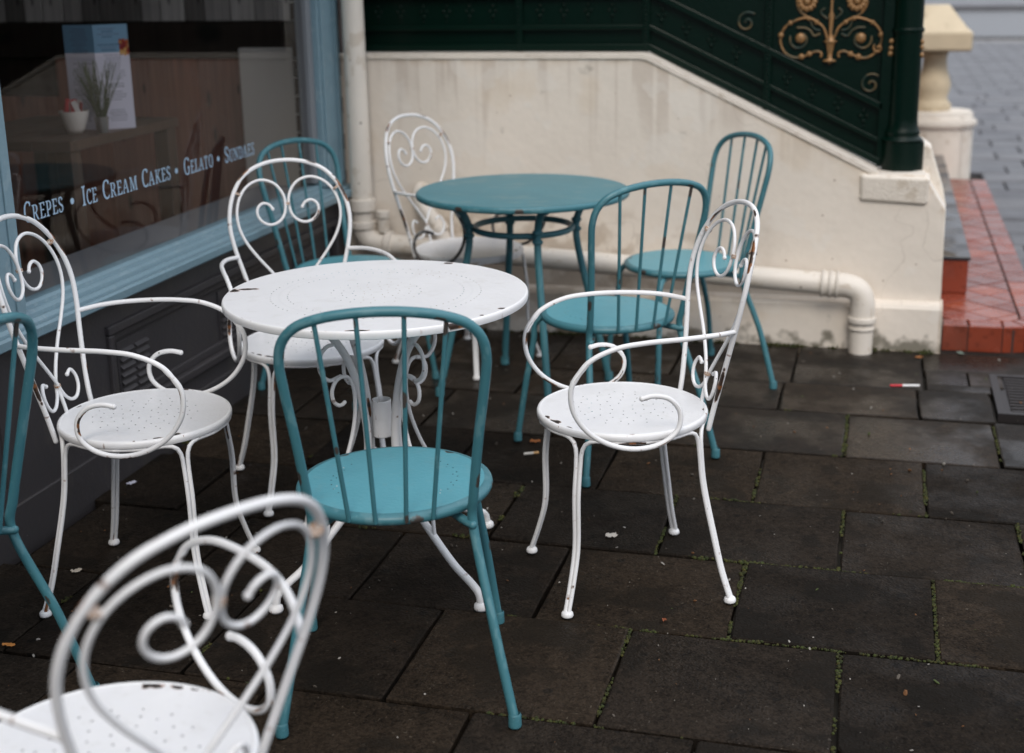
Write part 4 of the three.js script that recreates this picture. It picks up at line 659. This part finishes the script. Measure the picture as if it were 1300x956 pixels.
// ---------------------------------------------------------------- small things on the ground
{
  const c = thing('drain_cover', 'dark ribbed iron drain cover set in the paving near the steps', 'drain cover', [0.68, 0, -4.66]);
  part('cover_frame', merge([box(-0.26, 0.26, -0.03, 0.001, 0.2, 0.225), box(-0.26, 0.26, -0.03, 0.001, -0.225, -0.2), box(-0.26, -0.235, -0.03, 0.001, -0.2, 0.2), box(0.235, 0.26, -0.03, 0.001, -0.2, 0.2)]), mCastIron, c);
  part('cover_plate', box(-0.232, 0.232, -0.03, -0.008, -0.197, 0.197), mCastIron, c);
  for (let i = 0; i < 12; i++) part('rib', rbox(-0.215, 0.215, -0.008, -0.001, -0.185 + i * 0.0325, -0.172 + i * 0.0325, 0.002, 1), mCastIron, c);
  const s = thing('striped_straw', 'short red and white piece of straw lying on wet paving', 'straw', [0.131, 0.0045, -4.67], 0.2);
  part('red_half', straight([-0.05, 0, 0], [-0.008, 0, 0], 0.0042, 10), std({ color: lin(0.55, 0.02, 0.035), roughness: 0.4 }), s);
  part('white_half', straight([-0.008, 0, 0], [0.05, 0, 0], 0.0042, 10), std({ color: lin(0.8, 0.8, 0.8), roughness: 0.4 }), s);
  const scrap = (x, z, w, d, col, name, label, cat, turn) => { // crumpled flake
    const g = new THREE.PlaneGeometry(w, d, 6, 5); g.rotateX(-Math.PI / 2); const p = g.attributes.position; for (let i = 0; i < p.count; i++) { const X = p.getX(i) / w, Z = p.getZ(i) / d, r = Math.hypot(X, Z); p.setXYZ(i, p.getX(i) * (1 - 0.5 * Math.max(0, r - 0.42)) * rr(0.85, 1.1), 0.0015 + 0.004 * rnd(), p.getZ(i) * (1 - 0.5 * Math.max(0, r - 0.42)) * rr(0.85, 1.1)); } g.computeVertexNormals();
    const m = solo(name, g, std({ color: lin(...col), roughness: 0.7, side: THREE.DoubleSide }), label, cat); m.position.set(x, 0.001, z); m.rotation.y = turn; return m;
  };
  seed = 1001;
  scrap(-0.615, -3.205, 0.034, 0.024, [0.55, 0.5, 0.44], 'paper_scrap', 'pale torn paper scrap under the open white armchair', 'scrap', 0.4);
  scrap(-2.04, -3.27, 0.03, 0.02, [0.6, 0.6, 0.7], 'paper_scrap', 'lilac white paper scrap at the foot of the charcoal stall riser', 'scrap', 1.2);
  scrap(-1.866, -2.705, 0.028, 0.018, [0.5, 0.45, 0.38], 'paper_scrap', 'beige paper scrap between the legs of the shopfront armchair', 'scrap', 0.8);
  scrap(-1.8, -2.33, 0.032, 0.012, [0.55, 0.22, 0.05], 'orange_peel', 'small strip of orange peel near the cropped teal chair', 'peel', 0.1);
  const cig = thing('cigarette_butt', 'pale cigarette butt lying under the teal chairs', 'cigarette', [-0.967, 0.0042, -3.75], 0.5); part('paper', straight([-0.022, 0, 0], [0.008, 0, 0], 0.004, 10), std({ color: lin(0.6, 0.57, 0.52), roughness: 0.8 }), cig); part('filter', straight([0.008, 0, 0], [0.024, 0, 0], 0.0041, 10), std({ color: lin(0.5, 0.3, 0.13), roughness: 0.8 }), cig);
  scrap(0.185, -5.04, 0.03, 0.02, [0.32, 0.12, 0.03], 'fallen_leaf', 'small rusty leaf at the corner of the cream wall', 'leaf', 0.5);
  scrap(0.335, -5.13, 0.04, 0.022, [0.13, 0.17, 0.14], 'fallen_leaf', 'grey green leaf lying before the red tiled step', 'leaf', 1.9);
  scrap(-0.41, -2.77, 0.014, 0.01, [0.22, 0.06, 0.02], 'fallen_leaf', 'tiny reddish leaf fragment beside the foot of the open armchair', 'leaf', 1.9);
  scrap(-0.98, -3.86, 0.035, 0.024, [0.3, 0.1, 0.025], 'fallen_leaf', 'brown leaf lying below the teal table', 'leaf', 0.2);
  scrap(-0.72, -4.35, 0.035, 0.024, [0.34, 0.13, 0.03], 'fallen_leaf', 'orange brown leaf between the two teal chairs near the wall', 'leaf', 2.2);
}
renderer.render(scene, camera);
